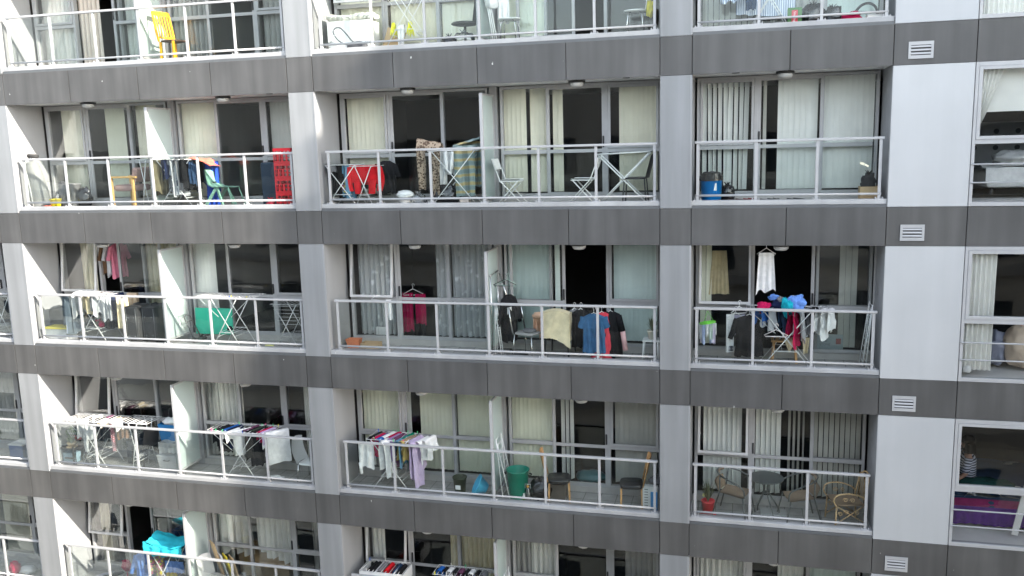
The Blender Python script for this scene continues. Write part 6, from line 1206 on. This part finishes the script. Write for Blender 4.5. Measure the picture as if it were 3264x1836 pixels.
garment('bed_clothes', 'white and dark green garments thrown on the purple bed', 'clothes', lambda m: (m.grid(lambda u, v: Vector((-.25 + .12 * u + .22 * v, -.05 + .3 * u, .03 + .05 * sin(5 * v) - .18 * (1 - v) ** 2)), 8, 12), m.grid(lambda u, v: Vector((.02 + .38 * v, -.02 + .1 * u, .07 + .04 * sin(3 * v) - .14 * v ** 2)), 6, 12)), CL('white'), (18.05, .60, zt(4) + .68)); garment('green_clothes', 'dark green clothes heaped on the purple bed', 'clothes', lambda m: m.lump((0, 0, 0), (.45, .25, .10), 4, .25, 3, 30), cloth('bottle_green', (.01, .07, .06)), (18.25, .95, zt(4) + .70))
o = MB().box(-.05, .05, -.012, .012, 0, .86).build('plank', WPLA); o.location = (18.56, .36, zt(4) + .115); o.rotation_euler = (0, .17, 0); tag(o, 'white plank leaning beside the purple bed', 'board')
# person sitting on the purple bed, dark bobbed hair, striped top, body turned to the left
def person():
    t = thing('person', 'person with dark hair and a striped top sitting on the purple bed', 'person', (18.02, 1.22, zt(4) + .115 + .54), pi)
    SK = M('skin', (.42, .24, .17), .55)
    V = [(0, 0, .10), (0, 0, .28), (0, 0, .46), (0, 0, .55), (.03, 0, .63), (.04, 0, .72), (.03, .17, .46), (.08, .24, .22), (.24, .20, .06), (.03, -.17, .46), (.08, -.24, .22), (.24, -.20, .06), (.02, .10, .06), (.40, .16, .05), (.36, .18, -.30), (.02, -.10, .06), (.40, -.16, .05), (.36, -.18, -.30), (.48, .18, -.36), (.48, -.18, -.36)]
    E = [(0, 1), (1, 2), (2, 3), (3, 4), (4, 5), (2, 6), (6, 7), (7, 8), (2, 9), (9, 10), (10, 11), (0, 12), (12, 13), (13, 14), (0, 15), (15, 16), (16, 17), (14, 18), (17, 19)]
    Rr = [.14, .12, .10, .05, .085, .09, .055, .042, .03, .055, .042, .03, .09, .07, .04, .09, .07, .04, .035, .035]
    hands = []
    for s in (1, -1):
        b = len(V); V.append((.31, s * .19, .045)); E.append((8 if s > 0 else 11, b)); Rr.append(.026)
        for q in range(4):
            c = len(V); yy = s * (.165 + .017 * q); V.append((.355, yy, .045)); V.append((.40 - .008 * abs(q - 1), yy, .025)); E += [(b, c), (c, c + 1)]; Rr += [.0095, .008]
        c = len(V); V.append((.325, s * .155, .04)); V.append((.35, s * .14, .03)); E += [(b, c), (c, c + 1)]; Rr += [.011, .009]
    me = bpy.data.meshes.new('body'); me.from_pydata(V, E, []); me.materials.append(SK); o = bpy.data.objects.new('body', me); COL.objects.link(o); o.parent = t
    sk = o.modifiers.new('skin', 'SKIN'); sv = me.skin_vertices[0].data if me.skin_vertices else None
    if sv is None:
        bm = bmesh.new(); bm.from_mesh(me); bm.verts.layers.skin.verify(); bm.to_mesh(me); bm.free(); sv = me.skin_vertices[0].data
    for i, r in enumerate(Rr): sv[i].radius = (r, r * (1.25 if i in (0, 1, 2) else 1)) if i else (r, r)
    sv[0].use_root = True; ss = o.modifiers.new('sub', 'SUBSURF'); ss.levels = ss.render_levels = 2
    # face features
    MB().lump((.125, 0, .675), (.02, .014, .028), 1, .02, 1, 10).build('nose', SK, t)
    for s in (-1, 1): MB().lump((.108, s * .035, .70), (.008, .014, .008), 1, 0, 1, 10).build('eye', BPLA, t); MB().lump((.02, s * .088, .68), (.02, .01, .03), 1, .1, 1, 10).build('ear', SK, t)
    MB().lump((.112, 0, .632), (.008, .025, .008), 1, 0, 1, 10).build('mouth', M('lips', (.35, .10, .09), .5), t)
    MB().grid(lambda u, v: Vector((-.0 + (.125 + .01 * sin(9 * u)) * cos(.75 + 2 * pi * u * .76) * (sin(pi * (.05 + .52 * v)) ** .6), .118 * sin(.75 + 2 * pi * u * .76) * (sin(pi * (.05 + .52 * v)) ** .6), .80 - .27 * v)), 22, 12).lump((.01, 0, .74), (.11, .11, .09), 2, .08, 2).build('hair', M('dark_hair', (.006, .005, .004), .9, bump=.6, bscale=80, spec=.05), t)
    m = MB().grid(lambda u, v: Vector((.01 + (.125 + .02 * (1 - v)) * cos(2 * pi * u) * (1 - .55 * max(0, v - .78) / .22), (.16 + .05 * sin(pi * v * .9)) * sin(2 * pi * u) * (1 - .62 * max(0, v - .78) / .22), .06 + .48 * v)), 26, 16, wrap=True)
    for s in (-1, 1): m.grid(lambda u, v, s=s: Vector((.03 + .06 * v + .068 * cos(2 * pi * u), s * (.17 + .07 * v) + .062 * sin(2 * pi * u), .49 - .24 * v)), 14, 6, wrap=True)
    m.build('striped_top', pat_mat('knit_stripes', _stripe((.03, .035, .06), (.45, .47, .55), 7, 'Z', 2.2, .4, .5)), t)
    m = MB()
    for s in (-1, 1): m.tube([(-.05, s * .10, .06), (.20, s * .13, .07), (.40, s * .16, .06)], .10, 12, r2=.08).tube([(.40, s * .16, .07), (.37, s * .18, -.28)], .075, 12, r2=.05)
    m.build('trousers', CL('black'), t)
person()
